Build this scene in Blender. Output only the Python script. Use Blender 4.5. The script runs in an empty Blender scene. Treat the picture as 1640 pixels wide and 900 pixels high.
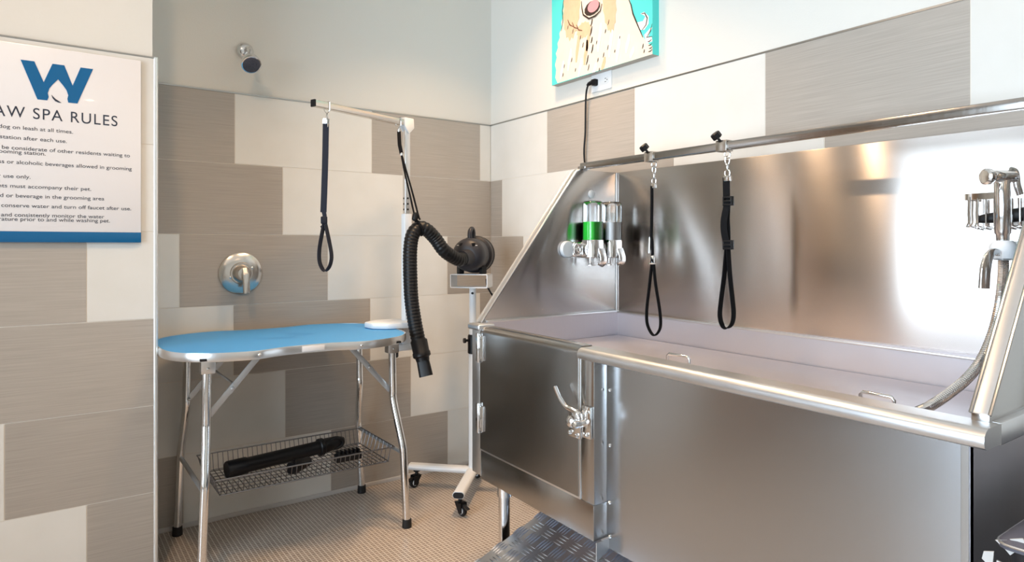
import bpy, bmesh, math, random
from mathutils import Vector, Matrix
random.seed(7)
S = bpy.context.scene
COL = S.collection
PI = math.pi

# ------------------------------------------------------------------ camera
CX, CY, CH = -2.011, -3.016, 1.1705
YAW, FPX, HOR = 0.620453412, 1055.448, 393.734
cam = bpy.data.objects.new('camera', bpy.data.cameras.new('camera'))
COL.objects.link(cam)
cam.location = (CX, CY, CH)
cam.rotation_euler = (PI / 2, 0, -YAW)
cam.data.sensor_width = 36
cam.data.lens = FPX / 1640 * 36
cam.data.shift_y = -(450 - HOR) / 1640
cam.data.clip_start = 0.02
S.camera = cam

# ------------------------------------------------------------------ light
WORLD_STRENGTH = 9.8
S.view_settings.view_transform = 'Standard'
S.view_settings.look = 'None'
S.view_settings.gamma = 1
S.view_settings.use_curve_mapping = False
S.view_settings.exposure = 0.17
w = bpy.data.worlds.new('sky')
S.world = w
w.use_nodes = True
bgn = w.node_tree.nodes['Background']
bgn.inputs[0].default_value = (0.75, 0.875, 1.0, 1)
bgn.inputs[1].default_value = WORLD_STRENGTH
S.cycles.use_denoising = True
S.cycles.max_bounces = 10
S.cycles.diffuse_bounces = 5
S.cycles.glossy_bounces = 5
S.cycles.transmission_bounces = 8
S.cycles.transparent_max_bounces = 12
S.cycles.caustics_reflective = False
S.cycles.caustics_refractive = False
S.cycles.sample_clamp_indirect = 6

WX, RY, CZ = -4.3, -4.7, 2.75           # left window wall, rear wall, ceiling
WIN = (-4.3, -1.18, 0.12, 2.6)          # window opening y0,y1,z0,z1 on the left wall
pl = bpy.data.lights.new('window_portal', 'AREA')
pl.shape = 'RECTANGLE'
pl.size, pl.size_y = WIN[1] - WIN[0], WIN[3] - WIN[2]
pl.cycles.is_portal = True
po = bpy.data.objects.new('window_portal', pl)
COL.objects.link(po)
po.location = (WX - 0.11, (WIN[0] + WIN[1]) / 2, (WIN[2] + WIN[3]) / 2)
po.rotation_euler = (PI / 2, 0, -PI / 2)   # faces +X

SPOTS = [(-2.0, -1.35, 10), (-0.45, -0.80, 7), (-0.85, -1.15, 7), (-1.0, -3.2, 4), (-3.2, -3.2, 4)]   # ceiling downlights x, y, watts
SPOT_COL = (1.0, 0.66, 0.38)

# ------------------------------------------------------------------ camera-ray helpers (pixels measured on the photo -> points in the room)
ca, sa = math.cos(YAW), math.sin(YAW)
def ray(u, v):
    r = (u - 820) / FPX
    return Vector((sa + ca * r, ca - sa * r, (HOR - v) / FPX))
C0 = Vector((CX, CY, CH))
def onY(u, v, y):
    d = ray(u, v); return C0 + d * ((y - CY) / d.y)
def onX(u, v, x):
    d = ray(u, v); return C0 + d * ((x - CX) / d.x)
def onZ(u, v, z):
    d = ray(u, v); return C0 + d * ((z - CH) / d.z)
def P(u, v, depth):
    return C0 + ray(u, v) * depth

# ------------------------------------------------------------------ materials
def nt(m):
    m.use_nodes = True
    return m.node_tree, m.node_tree.nodes['Principled BSDF']
def srgb(r, g, b):
    f = lambda c: (c / 255 / 12.92) if c / 255 <= 0.04045 else ((c / 255 + 0.055) / 1.055) ** 2.4
    return (f(r), f(g), f(b), 1)
def mat(name, col, rough=0.5, metal=0.0, bump=0.0, bscale=40, var=0.0, coat=0.0, trans=0.0, ior=1.45, spec=0.5):
    m = bpy.data.materials.new(name)
    t, b = nt(m)
    b.inputs['Base Color'].default_value = col
    b.inputs['Roughness'].default_value = rough
    b.inputs['Metallic'].default_value = metal
    b.inputs['IOR'].default_value = ior
    b.inputs['Specular IOR Level'].default_value = spec
    b.inputs['Coat Weight'].default_value = coat
    b.inputs['Transmission Weight'].default_value = trans
    N, L = t.nodes, t.links
    tc = N.new('ShaderNodeTexCoord')
    nz = N.new('ShaderNodeTexNoise')
    nz.inputs['Scale'].default_value = bscale
    nz.inputs['Detail'].default_value = 4
    L.new(tc.outputs['Object'], nz.inputs['Vector'])
    if var > 0:
        mx = N.new('ShaderNodeMix'); mx.data_type = 'RGBA'
        c = Vector(col[:3])
        mx.inputs[6].default_value = tuple(c * (1 - var)) + (1,)
        mx.inputs[7].default_value = tuple(min(1, x) for x in c * (1 + var)) + (1,)
        L.new(nz.outputs[0], mx.inputs[0]); L.new(mx.outputs[2], b.inputs['Base Color'])
    if bump > 0:
        bp = N.new('ShaderNodeBump')
        bp.inputs['Strength'].default_value = bump
        bp.inputs['Distance'].default_value = 0.002
        L.new(nz.outputs[0], bp.inputs['Height']); L.new(bp.outputs[0], b.inputs['Normal'])
    return m
def steel(name, col=(0.60, 0.585, 0.57, 1), rough=0.3, aniso=0.75, rot=0.0, grain=(3, 3, 160), wave=0.0, rvar=0.12):
    """brushed stainless: stretched grain in roughness, anisotropic highlights"""
    m = bpy.data.materials.new(name)
    t, b = nt(m)
    N, L = t.nodes, t.links
    b.inputs['Base Color'].default_value = col
    b.inputs['Metallic'].default_value = 1
    b.inputs['Anisotropic'].default_value = aniso
    b.inputs['Anisotropic Rotation'].default_value = rot
    tg = N.new('ShaderNodeCombineXYZ'); tg.inputs[1].default_value = 0.02; tg.inputs[2].default_value = 1.0
    L.new(tg.outputs[0], b.inputs['Tangent'])
    tc = N.new('ShaderNodeTexCoord')
    mp = N.new('ShaderNodeMapping'); mp.inputs['Scale'].default_value = grain
    L.new(tc.outputs['Object'], mp.inputs['Vector'])
    nz = N.new('ShaderNodeTexNoise'); nz.inputs['Scale'].default_value = 3; nz.inputs['Detail'].default_value = 5
    L.new(mp.outputs[0], nz.inputs['Vector'])
    n2 = N.new('ShaderNodeTexNoise'); n2.inputs['Scale'].default_value = 4.5; n2.inputs['Detail'].default_value = 3
    L.new(tc.outputs['Object'], n2.inputs['Vector'])
    ad = N.new('ShaderNodeMath'); ad.operation = 'ADD'
    L.new(nz.outputs[0], ad.inputs[0]); L.new(n2.outputs[0], ad.inputs[1])
    mr = N.new('ShaderNodeMapRange')
    mr.inputs[1].default_value = 0.6; mr.inputs[2].default_value = 1.4
    mr.inputs[3].default_value = rough - rvar * 0.5; mr.inputs[4].default_value = rough + rvar * 0.5
    L.new(ad.outputs[0], mr.inputs[0]); L.new(mr.outputs[0], b.inputs['Roughness'])
    if wave > 0:
        n3 = N.new('ShaderNodeTexNoise'); n3.inputs['Scale'].default_value = 1.3; n3.inputs['Detail'].default_value = 0
        L.new(tc.outputs['Object'], n3.inputs['Vector'])
        bp = N.new('ShaderNodeBump'); bp.inputs['Strength'].default_value = wave; bp.inputs['Distance'].default_value = 0.02
        L.new(n3.outputs[0], bp.inputs['Height']); L.new(bp.outputs[0], b.inputs['Normal'])
    return m
def tile_mat(name, c1, c2, rough, stri):
    """ceramic tile; stri = horizontal linear striation of the taupe tile"""
    m = bpy.data.materials.new(name)
    t, b = nt(m)
    N, L = t.nodes, t.links
    b.inputs['Roughness'].default_value = rough
    geo = N.new('ShaderNodeNewGeometry')
    tc = N.new('ShaderNodeTexCoord')
    mp = N.new('ShaderNodeMapping'); mp.inputs['Scale'].default_value = (5, 5, 300) if stri else (8, 8, 8)
    L.new(tc.outputs['Object'], mp.inputs['Vector'])
    nz = N.new('ShaderNodeTexNoise'); nz.inputs['Scale'].default_value = 1; nz.inputs['Detail'].default_value = 3
    L.new(mp.outputs[0], nz.inputs['Vector'])
    mr = N.new('ShaderNodeMapRange'); mr.inputs[1].default_value = 0.3; mr.inputs[2].default_value = 0.7
    L.new(nz.outputs[0], mr.inputs[0])
    mx = N.new('ShaderNodeMix'); mx.data_type = 'RGBA'
    mx.inputs[6].default_value = c1; mx.inputs[7].default_value = c2
    L.new(mr.outputs[0], mx.inputs[0])
    hs = N.new('ShaderNodeHueSaturation')
    m2 = N.new('ShaderNodeMapRange'); m2.inputs[3].default_value = 0.96; m2.inputs[4].default_value = 1.04
    L.new(geo.outputs['Random Per Island'], m2.inputs[0]); L.new(m2.outputs[0], hs.inputs['Value'])
    L.new(mx.outputs[2], hs.inputs['Color']); L.new(hs.outputs[0], b.inputs['Base Color'])
    if stri:
        bp = N.new('ShaderNodeBump'); bp.inputs['Strength'].default_value = 0.12; bp.inputs['Distance'].default_value = 0.0006
        L.new(nz.outputs[0], bp.inputs['Height']); L.new(bp.outputs[0], b.inputs['Normal'])
    return m

M = {}
M['paint'] = mat('wall_paint', srgb(226, 223, 216), 0.75, bump=0.15, bscale=180)
M['ceiling'] = mat('ceiling_paint', srgb(240, 236, 230), 0.9)
M['grout'] = mat('wall_grout', srgb(228, 222, 212), 0.85, bump=0.2, bscale=300)
M['tile_light'] = tile_mat('tile_light', srgb(222, 220, 214), srgb(226, 224, 219), 0.32, False)
M['tile_taupe'] = tile_mat('tile_taupe', srgb(166, 158, 149), srgb(180, 172, 163), 0.38, True)
M['metal_trim'] = mat('metal_trim', (0.42, 0.41, 0.39, 1), 0.3, 1.0)
M['edge_cap'] = mat('edge_cap', (0.82, 0.85, 0.86, 1), 0.22, 0.6)
M['caulk'] = mat('caulk', srgb(205, 200, 196), 0.6)
M['steel'] = steel('brushed_steel', col=(0.44, 0.435, 0.43, 1), rough=0.22, aniso=0.85, wave=0.015, rvar=0.03)
M['steel_mirror'] = steel('brushed_steel_bright', col=(0.55, 0.51, 0.485, 1), rough=0.25, aniso=0.97, rvar=0.02)
M['steel_rim'] = steel('rolled_steel_rim', col=(0.66, 0.67, 0.685, 1), rough=0.36, aniso=0.0, rot=0, grain=(60, 3, 60))
M['steel_floor'] = steel('tub_floor_steel', col=(0.60, 0.585, 0.625, 1), rough=0.5, aniso=0.0, grain=(60, 3, 3))
M['steel_front'] = steel('front_panel_steel', col=(0.48, 0.50, 0.53, 1), rough=0.24, aniso=0.4, rvar=0.04)
M['steel_rail'] = steel('rail_steel', col=(0.45, 0.44, 0.43, 1), rough=0.16, aniso=0.2, rot=0, grain=(3, 60, 3))
M['chrome'] = mat('chrome', (0.78, 0.78, 0.78, 1), 0.1, 1.0)
M['nickel'] = mat('brushed_nickel', (0.62, 0.59, 0.55, 1), 0.22, 1.0)
M['galv'] = mat('galvanised_steel', (0.52, 0.53, 0.54, 1), 0.42, 0.8, var=0.08, bscale=30)
M['alu'] = mat('satin_aluminium', (0.72, 0.71, 0.70, 1), 0.3, 1.0)
M['tread'] = mat('tread_plate_aluminium', (0.60, 0.64, 0.70, 1), 0.3, 1.0, var=0.06, bscale=20)
M['white_metal'] = mat('white_powder_coat', srgb(232, 236, 240), 0.35, coat=0.2)
M['black'] = mat('black_plastic', srgb(20, 20, 22), 0.38, spec=0.35)
M['black_matte'] = mat('black_rubber', srgb(24, 24, 25), 0.6)
M['dryer'] = mat('dryer_black', srgb(40, 40, 46), 0.42, bump=0.1, bscale=400)
M['strap'] = mat('black_nylon', srgb(15, 15, 18), 0.8, bump=0.4, bscale=500, spec=0.2)
M['navy'] = mat('navy_nylon', srgb(24, 29, 44), 0.8, bump=0.4, bscale=500)
M['wire'] = mat('dark_wire', (0.20, 0.20, 0.21, 1), 0.35, 1.0)
M['blue_mat'] = mat('blue_rubber_mat', srgb(74, 156, 222), 0.55, bump=0.5, bscale=260, var=0.05)
M['sticker'] = mat('white_sticker', srgb(228, 226, 226), 0.5)
M['sign_white'] = mat('sign_white', srgb(240, 238, 240), 0.22, coat=0.3)
M['sign_blue'] = mat('sign_blue', srgb(12, 98, 152), 0.25)
M['ink'] = mat('sign_ink', srgb(48, 56, 72), 0.5)
M['canvas_teal'] = mat('canvas_teal', srgb(88, 222, 214), 0.7, bump=0.2, bscale=500)
M['canvas_side'] = mat('canvas_cream_side', srgb(196, 190, 182), 0.8, bump=0.2, bscale=500)
M['p_cream'] = mat('painted_cream', srgb(238, 222, 204), 0.7, var=0.06, bscale=30)
M['p_tan'] = mat('painted_tan', srgb(222, 186, 154), 0.7, var=0.12, bscale=40)
M['p_white'] = mat('painted_white', srgb(240, 236, 230), 0.7)
M['p_pink'] = mat('painted_pink', srgb(226, 150, 158), 0.7)
M['p_black'] = mat('painted_black', srgb(50, 38, 34), 0.7)
M['p_brown'] = mat('painted_brown', srgb(120, 84, 62), 0.7)
M['outlet'] = mat('outlet_white', srgb(236, 238, 240), 0.35)
def clear(name, tint=(0.93, 0.96, 0.96, 1)):
    m = bpy.data.materials.new(name); m.use_nodes = True
    t = m.node_tree; t.nodes.remove(t.nodes['Principled BSDF'])
    out = t.nodes['Material Output']
    tr = t.nodes.new('ShaderNodeBsdfTransparent'); tr.inputs[0].default_value = tint
    gl = t.nodes.new('ShaderNodeBsdfGlossy'); gl.inputs['Roughness'].default_value = 0.05
    fr = t.nodes.new('ShaderNodeFresnel'); fr.inputs[0].default_value = 1.5
    mx = t.nodes.new('ShaderNodeMixShader')
    t.links.new(fr.outputs[0], mx.inputs[0]); t.links.new(tr.outputs[0], mx.inputs[1]); t.links.new(gl.outputs[0], mx.inputs[2])
    t.links.new(mx.outputs[0], out.inputs[0])
    return m
M['clear'] = clear('clear_plastic', (0.985, 0.99, 0.99, 1))
M['green'] = mat('green_shampoo', (0.03, 0.72, 0.05, 1), 0.15)
M['milky'] = mat('white_conditioner', srgb(252, 252, 254), 0.35)
M['frosted'] = mat('frosted_plastic', srgb(222, 226, 230), 0.35)
M['bin'] = mat('dark_bin', srgb(26, 26, 30), 0.4)
M['bin_lid'] = mat('grey_bin_lid', srgb(78, 78, 88), 0.5)
M['pale'] = mat('pale_symbol', srgb(186, 184, 182), 0.5)
M['wood'] = mat('oak_boards', srgb(176, 140, 104), 0.45, var=0.12, bscale=6)
M['glass'] = clear('window_glass', (0.98, 0.99, 0.99, 1))

def mosaic(name):
    m = bpy.data.materials.new(name)
    t, b = nt(m)
    N, L = t.nodes, t.links
    tc = N.new('ShaderNodeTexCoord')
    br = N.new('ShaderNodeTexBrick')
    br.offset = 0; br.squash = 1
    br.inputs['Scale'].default_value = 1
    br.inputs['Brick Width'].default_value = 0.0165
    br.inputs['Row Height'].default_value = 0.0165
    br.inputs['Mortar Size'].default_value = 0.0017
    br.inputs['Mortar Smooth'].default_value = 0.2
    br.inputs['Bias'].default_value = 0
    br.inputs['Color1'].default_value = srgb(146, 132, 120)
    br.inputs['Color2'].default_value = srgb(164, 149, 136)
    br.inputs['Mortar'].default_value = srgb(222, 213, 203)
    L.new(tc.outputs['Object'], br.inputs['Vector'])
    nz = N.new('ShaderNodeTexNoise'); nz.inputs['Scale'].default_value = 2.5
    L.new(tc.outputs['Object'], nz.inputs['Vector'])
    hs = N.new('ShaderNodeHueSaturation')
    mr = N.new('ShaderNodeMapRange'); mr.inputs[3].default_value = 0.92; mr.inputs[4].default_value = 1.08
    L.new(nz.outputs[0], mr.inputs[0]); L.new(mr.outputs[0], hs.inputs['Value'])
    L.new(br.outputs[0], hs.inputs['Color']); L.new(hs.outputs[0], b.inputs['Base Color'])
    bp = N.new('ShaderNodeBump'); bp.invert = True
    bp.inputs['Strength'].default_value = 0.4; bp.inputs['Distance'].default_value = 0.001
    L.new(br.outputs['Fac'], bp.inputs['Height']); L.new(bp.outputs[0], b.inputs['Normal'])
    b.inputs['Roughness'].default_value = 0.34
    return m
M['mosaic'] = mosaic('floor_mosaic')

# ------------------------------------------------------------------ mesh helpers (all in world coordinates)
def bx(bm, x0, x1, y0, y1, z0, z1, bevel=0.0, seg=2, mi=0):
    x0, x1 = sorted((x0, x1)); y0, y1 = sorted((y0, y1)); z0, z1 = sorted((z0, z1))
    v = [bm.verts.new(c) for c in ((x0, y0, z0), (x1, y0, z0), (x1, y1, z0), (x0, y1, z0), (x0, y0, z1), (x1, y0, z1), (x1, y1, z1), (x0, y1, z1))]
    fs = [bm.faces.new([v[i] for i in q]) for q in ((3, 2, 1, 0), (4, 5, 6, 7), (0, 1, 5, 4), (1, 2, 6, 5), (2, 3, 7, 6), (3, 0, 4, 7))]
    for f in fs: f.material_index = mi
    if bevel > 0:
        es = list({e for f in fs for e in f.edges})
        bmesh.ops.bevel(bm, geom=es, offset=bevel, segments=seg, affect='EDGES', profile=0.5)
    return v
def poly_prism(bm, pts, ext, bevel=0.0, mi=0):
    """closed polygon pts (3D) extruded by vector ext"""
    ext = Vector(ext)
    a = [bm.verts.new(Vector(p)) for p in pts]
    b = [bm.verts.new(Vector(p) + ext) for p in pts]
    n = len(a)
    fs = [bm.faces.new(a), bm.faces.new(b[::-1])]
    for i in range(n):
        fs.append(bm.faces.new([a[(i + 1) % n], a[i], b[i], b[(i + 1) % n]]))
    for f in fs: f.material_index = mi
    if bevel > 0:
        es = list({e for f in fs for e in f.edges})
        bmesh.ops.bevel(bm, geom=es, offset=bevel, segments=2, affect='EDGES', profile=0.5)
    bmesh.ops.recalc_face_normals(bm, faces=[f for f in bm.faces])
def smooth_path(pts, n=8, closed=False):
    """Catmull-Rom"""
    p = [Vector(q) for q in pts]
    out = []
    N = len(p)
    rng = range(N) if closed else range(N - 1)
    for i in rng:
        if closed:
            p0, p1, p2, p3 = p[i - 1], p[i], p[(i + 1) % N], p[(i + 2) % N]
        else:
            p0, p1, p2, p3 = p[max(0, i - 1)], p[i], p[i + 1], p[min(N - 1, i + 2)]
        for k in range(n):
            t = k / n
            out.append(0.5 * ((2 * p1) + (p2 - p0) * t + (2 * p0 - 5 * p1 + 4 * p2 - p3) * t * t + (3 * p1 - p0 - 3 * p2 + p3) * t ** 3))
    if not closed: out.append(p[-1])
    return out
def sweep(bm, pts, prof, closed=False, up=None, scale=None, mi=0, cap=True):
    """sweep a 2D profile [(a,b)] along pts with parallel transport; up fixes the b axis"""
    pts = [Vector(p) for p in pts]
    n = len(pts)
    rings = []
    nrm = None
    for i in range(n):
        if closed: t = (pts[(i + 1) % n] - pts[i - 1])
        else: t = pts[min(n - 1, i + 1)] - pts[max(0, i - 1)]
        t.normalize()
        if up is not None:
            u = Vector(up(i) if callable(up) else up)
            nrm = (u - t * u.dot(t)).normalized()
        elif nrm is None:
            u = Vector((0, 0, 1)) if abs(t.z) < 0.9 else Vector((1, 0, 0))
            nrm = (u - t * u.dot(t)).normalized()
        else:
            nrm = (nrm - t * nrm.dot(t)).normalized()
        bi = t.cross(nrm)
        k = scale(i) if callable(scale) else (scale[i] if scale else 1.0)
        rings.append([bm.verts.new(pts[i] + bi * (a * k) + nrm * (b * k)) for a, b in prof])
    m = len(prof)
    for i in range(n if closed else n - 1):
        A, B = rings[i], rings[(i + 1) % n]
        for j in range(m):
            f = bm.faces.new([A[j], A[(j + 1) % m], B[(j + 1) % m], B[j]]); f.material_index = mi
    if cap and not closed:
        bm.faces.new(rings[0][::-1]).material_index = mi
        bm.faces.new(rings[-1]).material_index = mi
def circ(r, n=12, ry=None):
    return [(r * math.cos(2 * PI * i / n), (ry or r) * math.sin(2 * PI * i / n)) for i in range(n)]
def rect(a, b):
    return [(-a / 2, -b / 2), (a / 2, -b / 2), (a / 2, b / 2), (-a / 2, b / 2)]
def rrect(a, b, r, n=4):
    o = []
    for cx, cy, s in ((a / 2 - r, b / 2 - r, 0), (-a / 2 + r, b / 2 - r, 1), (-a / 2 + r, -b / 2 + r, 2), (a / 2 - r, -b / 2 + r, 3)):
        for i in range(n + 1):
            t = (s + i / n) * PI / 2
            o.append((cx + r * math.cos(t), cy + r * math.sin(t)))
    return o
def tube(bm, pts, r, n=12, closed=False, scale=None, mi=0):
    sweep(bm, pts, circ(r, n), closed=closed, scale=scale, mi=mi)
def lathe(bm, prof, loc, axis=(0, 0, 1), n=32, mi=0):
    """prof [(radius, height)] revolved about axis through loc"""
    q = Vector((0, 0, 1)).rotation_difference(Vector(axis).normalized()).to_matrix()
    loc = Vector(loc)
    rings = []
    for r, h in prof:
        if r < 1e-6: rings.append([bm.verts.new(loc + q @ Vector((0, 0, h)))])
        else: rings.append([bm.verts.new(loc + q @ Vector((r * math.cos(2 * PI * i / n), r * math.sin(2 * PI * i / n), h))) for i in range(n)])
    for A, B in zip(rings, rings[1:]):
        if len(A) == 1 and len(B) == 1: continue
        for i in range(n):
            j = (i + 1) % n
            if len(A) == 1: f = bm.faces.new([A[0], B[j], B[i]])
            elif len(B) == 1: f = bm.faces.new([A[i], A[j], B[0]])
            else: f = bm.faces.new([A[i], A[j], B[j], B[i]])
            f.material_index = mi
    if len(rings[0]) > 1: bm.faces.new(rings[0][::-1]).material_index = mi
    if len(rings[-1]) > 1: bm.faces.new(rings[-1]).material_index = mi
def new(): return bmesh.new()

ORG = {}
def world_of(o): return ORG.get(o.name, Vector((0, 0, 0)))
def obj(name, bm, mats, parent=None, label=None, smooth=38, warp=None, recalc=True):
    """link bm (world coordinates) as one mesh object; origin at the parent's origin or at its own base"""
    if warp:
        for v in bm.verts: v.co = warp(v.co)
    if recalc: bmesh.ops.recalc_face_normals(bm, faces=bm.faces[:])
    xs = [v.co.x for v in bm.verts]; ys = [v.co.y for v in bm.verts]; zs = [v.co.z for v in bm.verts]
    org = Vector(((min(xs) + max(xs)) / 2, (min(ys) + max(ys)) / 2, min(zs)))
    for v in bm.verts: v.co -= org
    a = math.radians(smooth)
    for e in bm.edges:
        e.smooth = not (len(e.link_faces) == 2 and e.calc_face_angle(0) > a)
    for f in bm.faces: f.smooth = True
    me = bpy.data.meshes.new(name)
    bm.to_mesh(me); bm.free()
    for m in (mats if isinstance(mats, (list, tuple)) else [mats]): me.materials.append(m)
    o = bpy.data.objects.new(name, me)
    COL.objects.link(o)
    if parent:
        o.parent = parent
        o.location = org - world_of(parent)
    else: o.location = org
    ORG[o.name] = org
    if label: o['label'] = label
    return o
def thing(name, label, cat, loc, group=None):
    o = bpy.data.objects.new(name, None)
    o.empty_display_size = 0.05
    COL.objects.link(o)
    o.location = loc
    ORG[o.name] = Vector(loc)
    o['label'] = label; o['category'] = cat
    if group: o['group'] = group
    return o
def tag(o, label, cat, group=None):
    o['label'] = label; o['category'] = cat
    if group: o['group'] = group
    return o
def struct(o):
    o['kind'] = 'structure'; return o
def clone(o, loc=None, label=None, parent=None):
    """copy of a thing with its parts and their sub-parts"""
    c = o.copy(); COL.objects.link(c)
    if loc is not None:
        c.location = loc; ORG[c.name] = Vector(loc)
    if parent: c.parent = parent
    if label: c['label'] = label
    for ch in list(o.children): clone(ch, parent=c)
    return c

# ================================================================== ROOM
T = 0.305
b = new(); bx(b, WX - 0.2, 0.2, RY - 0.2, 0.2, -0.1, 0.0)
struct(obj('floor', b, M['mosaic']))
b = new(); bx(b, WX - 0.2, 0.2, RY - 0.2, 0.2, CZ, CZ + 0.1)
struct(obj('ceiling', b, M['ceiling']))
PT = 0.008          # plaster sits this far behind the tile face
b = new(); bx(b, -1.69, 0.12, PT, 0.12, 0, CZ)
wb = struct(obj('wall_back', b, M['paint']))
b = new(); bx(b, PT, 0.12, RY, PT, 0, CZ)
wr = struct(obj('wall_right', b, M['paint']))
LY = -0.40
b = new(); bx(b, WX, -1.692, LY + PT, 0.12, 0, CZ)
wl = struct(obj('wall_partition', b, M['paint']))
b = new(); bx(b, WX - 0.12, 0.12, RY - 0.12, RY, 0, CZ)
struct(obj('wall_rear', b, M['paint']))
b = new()
y0, y1, z0, z1 = WIN
bx(b, WX - 0.12, WX, RY, y0, 0, CZ); bx(b, WX - 0.12, WX, y1, 0.12, 0, CZ)
bx(b, WX - 0.12, WX, y0, y1, 0, z0); bx(b, WX - 0.12, WX, y0, y1, z1, CZ)
struct(obj('wall_left', b, M['paint']))
b = new()
for k in range(3):
    yy = y0 + (y1 - y0) * k / 2
    bx(b, WX - 0.09, WX - 0.03, max(y0, yy - 0.03), min(y1, yy + 0.03), z0, z1)
bx(b, WX - 0.09, WX - 0.03, y0, y1, z0, z0 + 0.05); bx(b, WX - 0.09, WX - 0.03, y0, y1, z1 - 0.05, z1)
w1 = struct(obj('window_1', b, M['white_metal']))
b = new(); bx(b, WX - 0.064, WX - 0.058, y0 + 0.02, y1 - 0.02, z0 + 0.03, z1 - 0.03)
struct(obj('glass', b, M['glass'], w1))
dx0, dx1 = -3.62, -2.70  # unseen oak door, added so the steel splash reflects a warm brown
b = new()
bx(b, dx0, dx1, LY - 0.022, LY - 0.002, 0.01, 2.05, 0.004)
for pz0, pz1 in ((0.15, 0.95), (1.10, 1.92)): bx(b, dx0 + 0.12, dx1 - 0.12, LY - 0.030, LY - 0.020, pz0, pz1, 0.006)
d1_ = struct(obj('unseen_door', b, M['wood']))
b = new()
lathe(b, [(0.026, 0), (0.026, 0.006), (0.012, 0.010), (0.012, 0.045), (0.0, 0.046)], (dx1 - 0.07, LY - 0.021, 1.0), axis=(0, -1, 0), n=20)
sweep(b, [(dx1 - 0.06, LY - 0.062, 1.0), (dx1 - 0.19, LY - 0.062, 1.0)], circ(0.010, 12))
struct(obj('unseen_door_handle', b, M['nickel'], d1_))
b = new()
for fx0, fx1 in ((dx0 - 0.09, dx0), (dx1, dx1 + 0.09)): bx(b, fx0, fx1, LY - 0.028, LY - 0.001, 0, 2.06, 0.004)
bx(b, dx0 - 0.09, dx1 + 0.09, LY - 0.028, LY - 0.001, 2.06, 2.15, 0.004)
struct(obj('unseen_door_frame', b, M['wood'], d1_))

# tile cladding: real tiles on a grout bed
def cladding(name, parent, plane, rows, lo, hi):
    """rows {row: [(edge, colour), ...]} along the wall axis from lo to hi; colour 0 light, 1 taupe"""
    b = new()
    g = 0.0015
    if plane == 'Y0': bx(b, lo, hi, 0.0014, PT, 0, 6 * T, mi=2)
    if plane == 'X0': bx(b, 0.0014, PT, lo, hi, 0, 6 * T, mi=2)
    if plane == 'LY': bx(b, lo, hi, LY + 0.0014, LY + PT, 0, 6 * T, mi=2)
    for r, segs in rows.items():
        for (a, c), (a2, _) in zip(segs, segs[1:]):
            a_, b_ = sorted((a, a2))
            a_, b_ = max(a_, lo), min(b_, hi)
            if b_ - a_ < 0.004: continue
            z0_, z1_ = (r - 1) * T + g, r * T - g
            if plane == 'Y0': bx(b, a_ + g, b_ - g, 0, PT, z0_, z1_, mi=c)
            elif plane == 'X0': bx(b, 0, PT, a_ + g, b_ - g, z0_, z1_, mi=c)
            else: bx(b, a_ + g, b_ - g, LY, LY + PT, z0_, z1_, mi=c)
    o = obj(name, b, [M['tile_light'], M['tile_taupe'], M['grout']], parent)
    return struct(o)
cladding('wall_tile_back', wb, 'Y0', {
    6: [(-1.96, 1), (-1.329, 0), (-0.697, 1), (-0.069, 0), (0, 0)],
    5: [(-1.755, 1), (-1.125, 0), (-0.495, 1), (0, 0)],
    4: [(-2.17, 0), (-1.546, 1), (-0.917, 0), (-0.273, 1), (0, 0)],
    3: [(-1.965, 0), (-1.335, 1), (-0.705, 0), (-0.07, 1), (0, 0)],
    2: [(-1.744, 0), (-1.114, 1), (-0.486, 0), (0, 0)],
    1: [(-2.16, 1), (-1.53, 0), (-0.902, 1), (-0.271, 0), (0, 0)]}, -1.69, 0)
def alt(first, start, c, L=0.61):
    o = list(first); y = start
    while y > RY - 0.1:
        o.append((y, c)); c = 1 - c; y -= L
    o.append((RY, 0))
    return o
cladding('wall_tile_right', wr, 'X0', {
    6: alt([(0, 0), (-0.496, 1), (-1.08, 0), (-1.688, 1)], -2.299, 0),
    5: alt([(0, 1), (-0.11, 0), (-0.70, 1), (-1.2885, 0)], -1.8966, 1),
    4: alt([(0, 1), (-0.301, 0)], -0.90, 1),
    3: alt([(0, 1), (-0.55, 0)], -1.16, 1),
    2: alt([(0, 0), (-0.11, 0)], -0.72, 1),
    1: alt([(0, 0), (-0.35, 1)], -0.96, 0)}, RY, 0)
LL = 0.63
def altl(x, c, left=WX):
    """tiles from x leftwards"""
    o = [(-1.686, c)]; c_ = c; y = x
    segs = []
    prev = -1.686
    while prev > left:
        segs.append((prev, y, c_)); prev = y; y -= LL; c_ = 1 - c_
    out = []
    for hi_, lo_, k in reversed(segs): out.append((lo_, k))
    out.append((-1.686, 0))
    return out
cladding('wall_tile_partition', wl, 'LY', {
    6: altl(-2.31, 0), 5: altl(-2.22, 0), 4: altl(-1.887, 0), 3: altl(-2.17, 1),
    2: altl(-2.105, 1), 1: altl(-1.887, 1)}, WX, -1.686)
# metal trim along the top of the tile and the bead down the partition's end
b = new(); bx(b, -1.69, PT, -0.0015, PT, 6 * T - 0.001, 6 * T + 0.005)
struct(obj('trim_1', b, M['metal_trim']))
b = new(); bx(b, -0.0015, PT, RY, -0.0015, 6 * T - 0.001, 6 * T + 0.005)
struct(obj('trim_2', b, M['metal_trim']))
b = new(); bx(b, WX, -1.686, LY - 0.0015, LY + PT, 6 * T - 0.001, 6 * T + 0.004)
struct(obj('trim_3', b, M['metal_trim']))
b = new()
sweep(b, [(-1.683, LY + 0.006, 0), (-1.683, LY + 0.006, 6 * T + 0.004)], circ(0.0085, 14))
struct(obj('trim_4', b, M['edge_cap']))
b = new(); bx(b, -1.69, 0, -0.006, 0.001, 0, 0.02, 0.003)
struct(obj('baseboard_back', b, M['caulk']))

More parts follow.
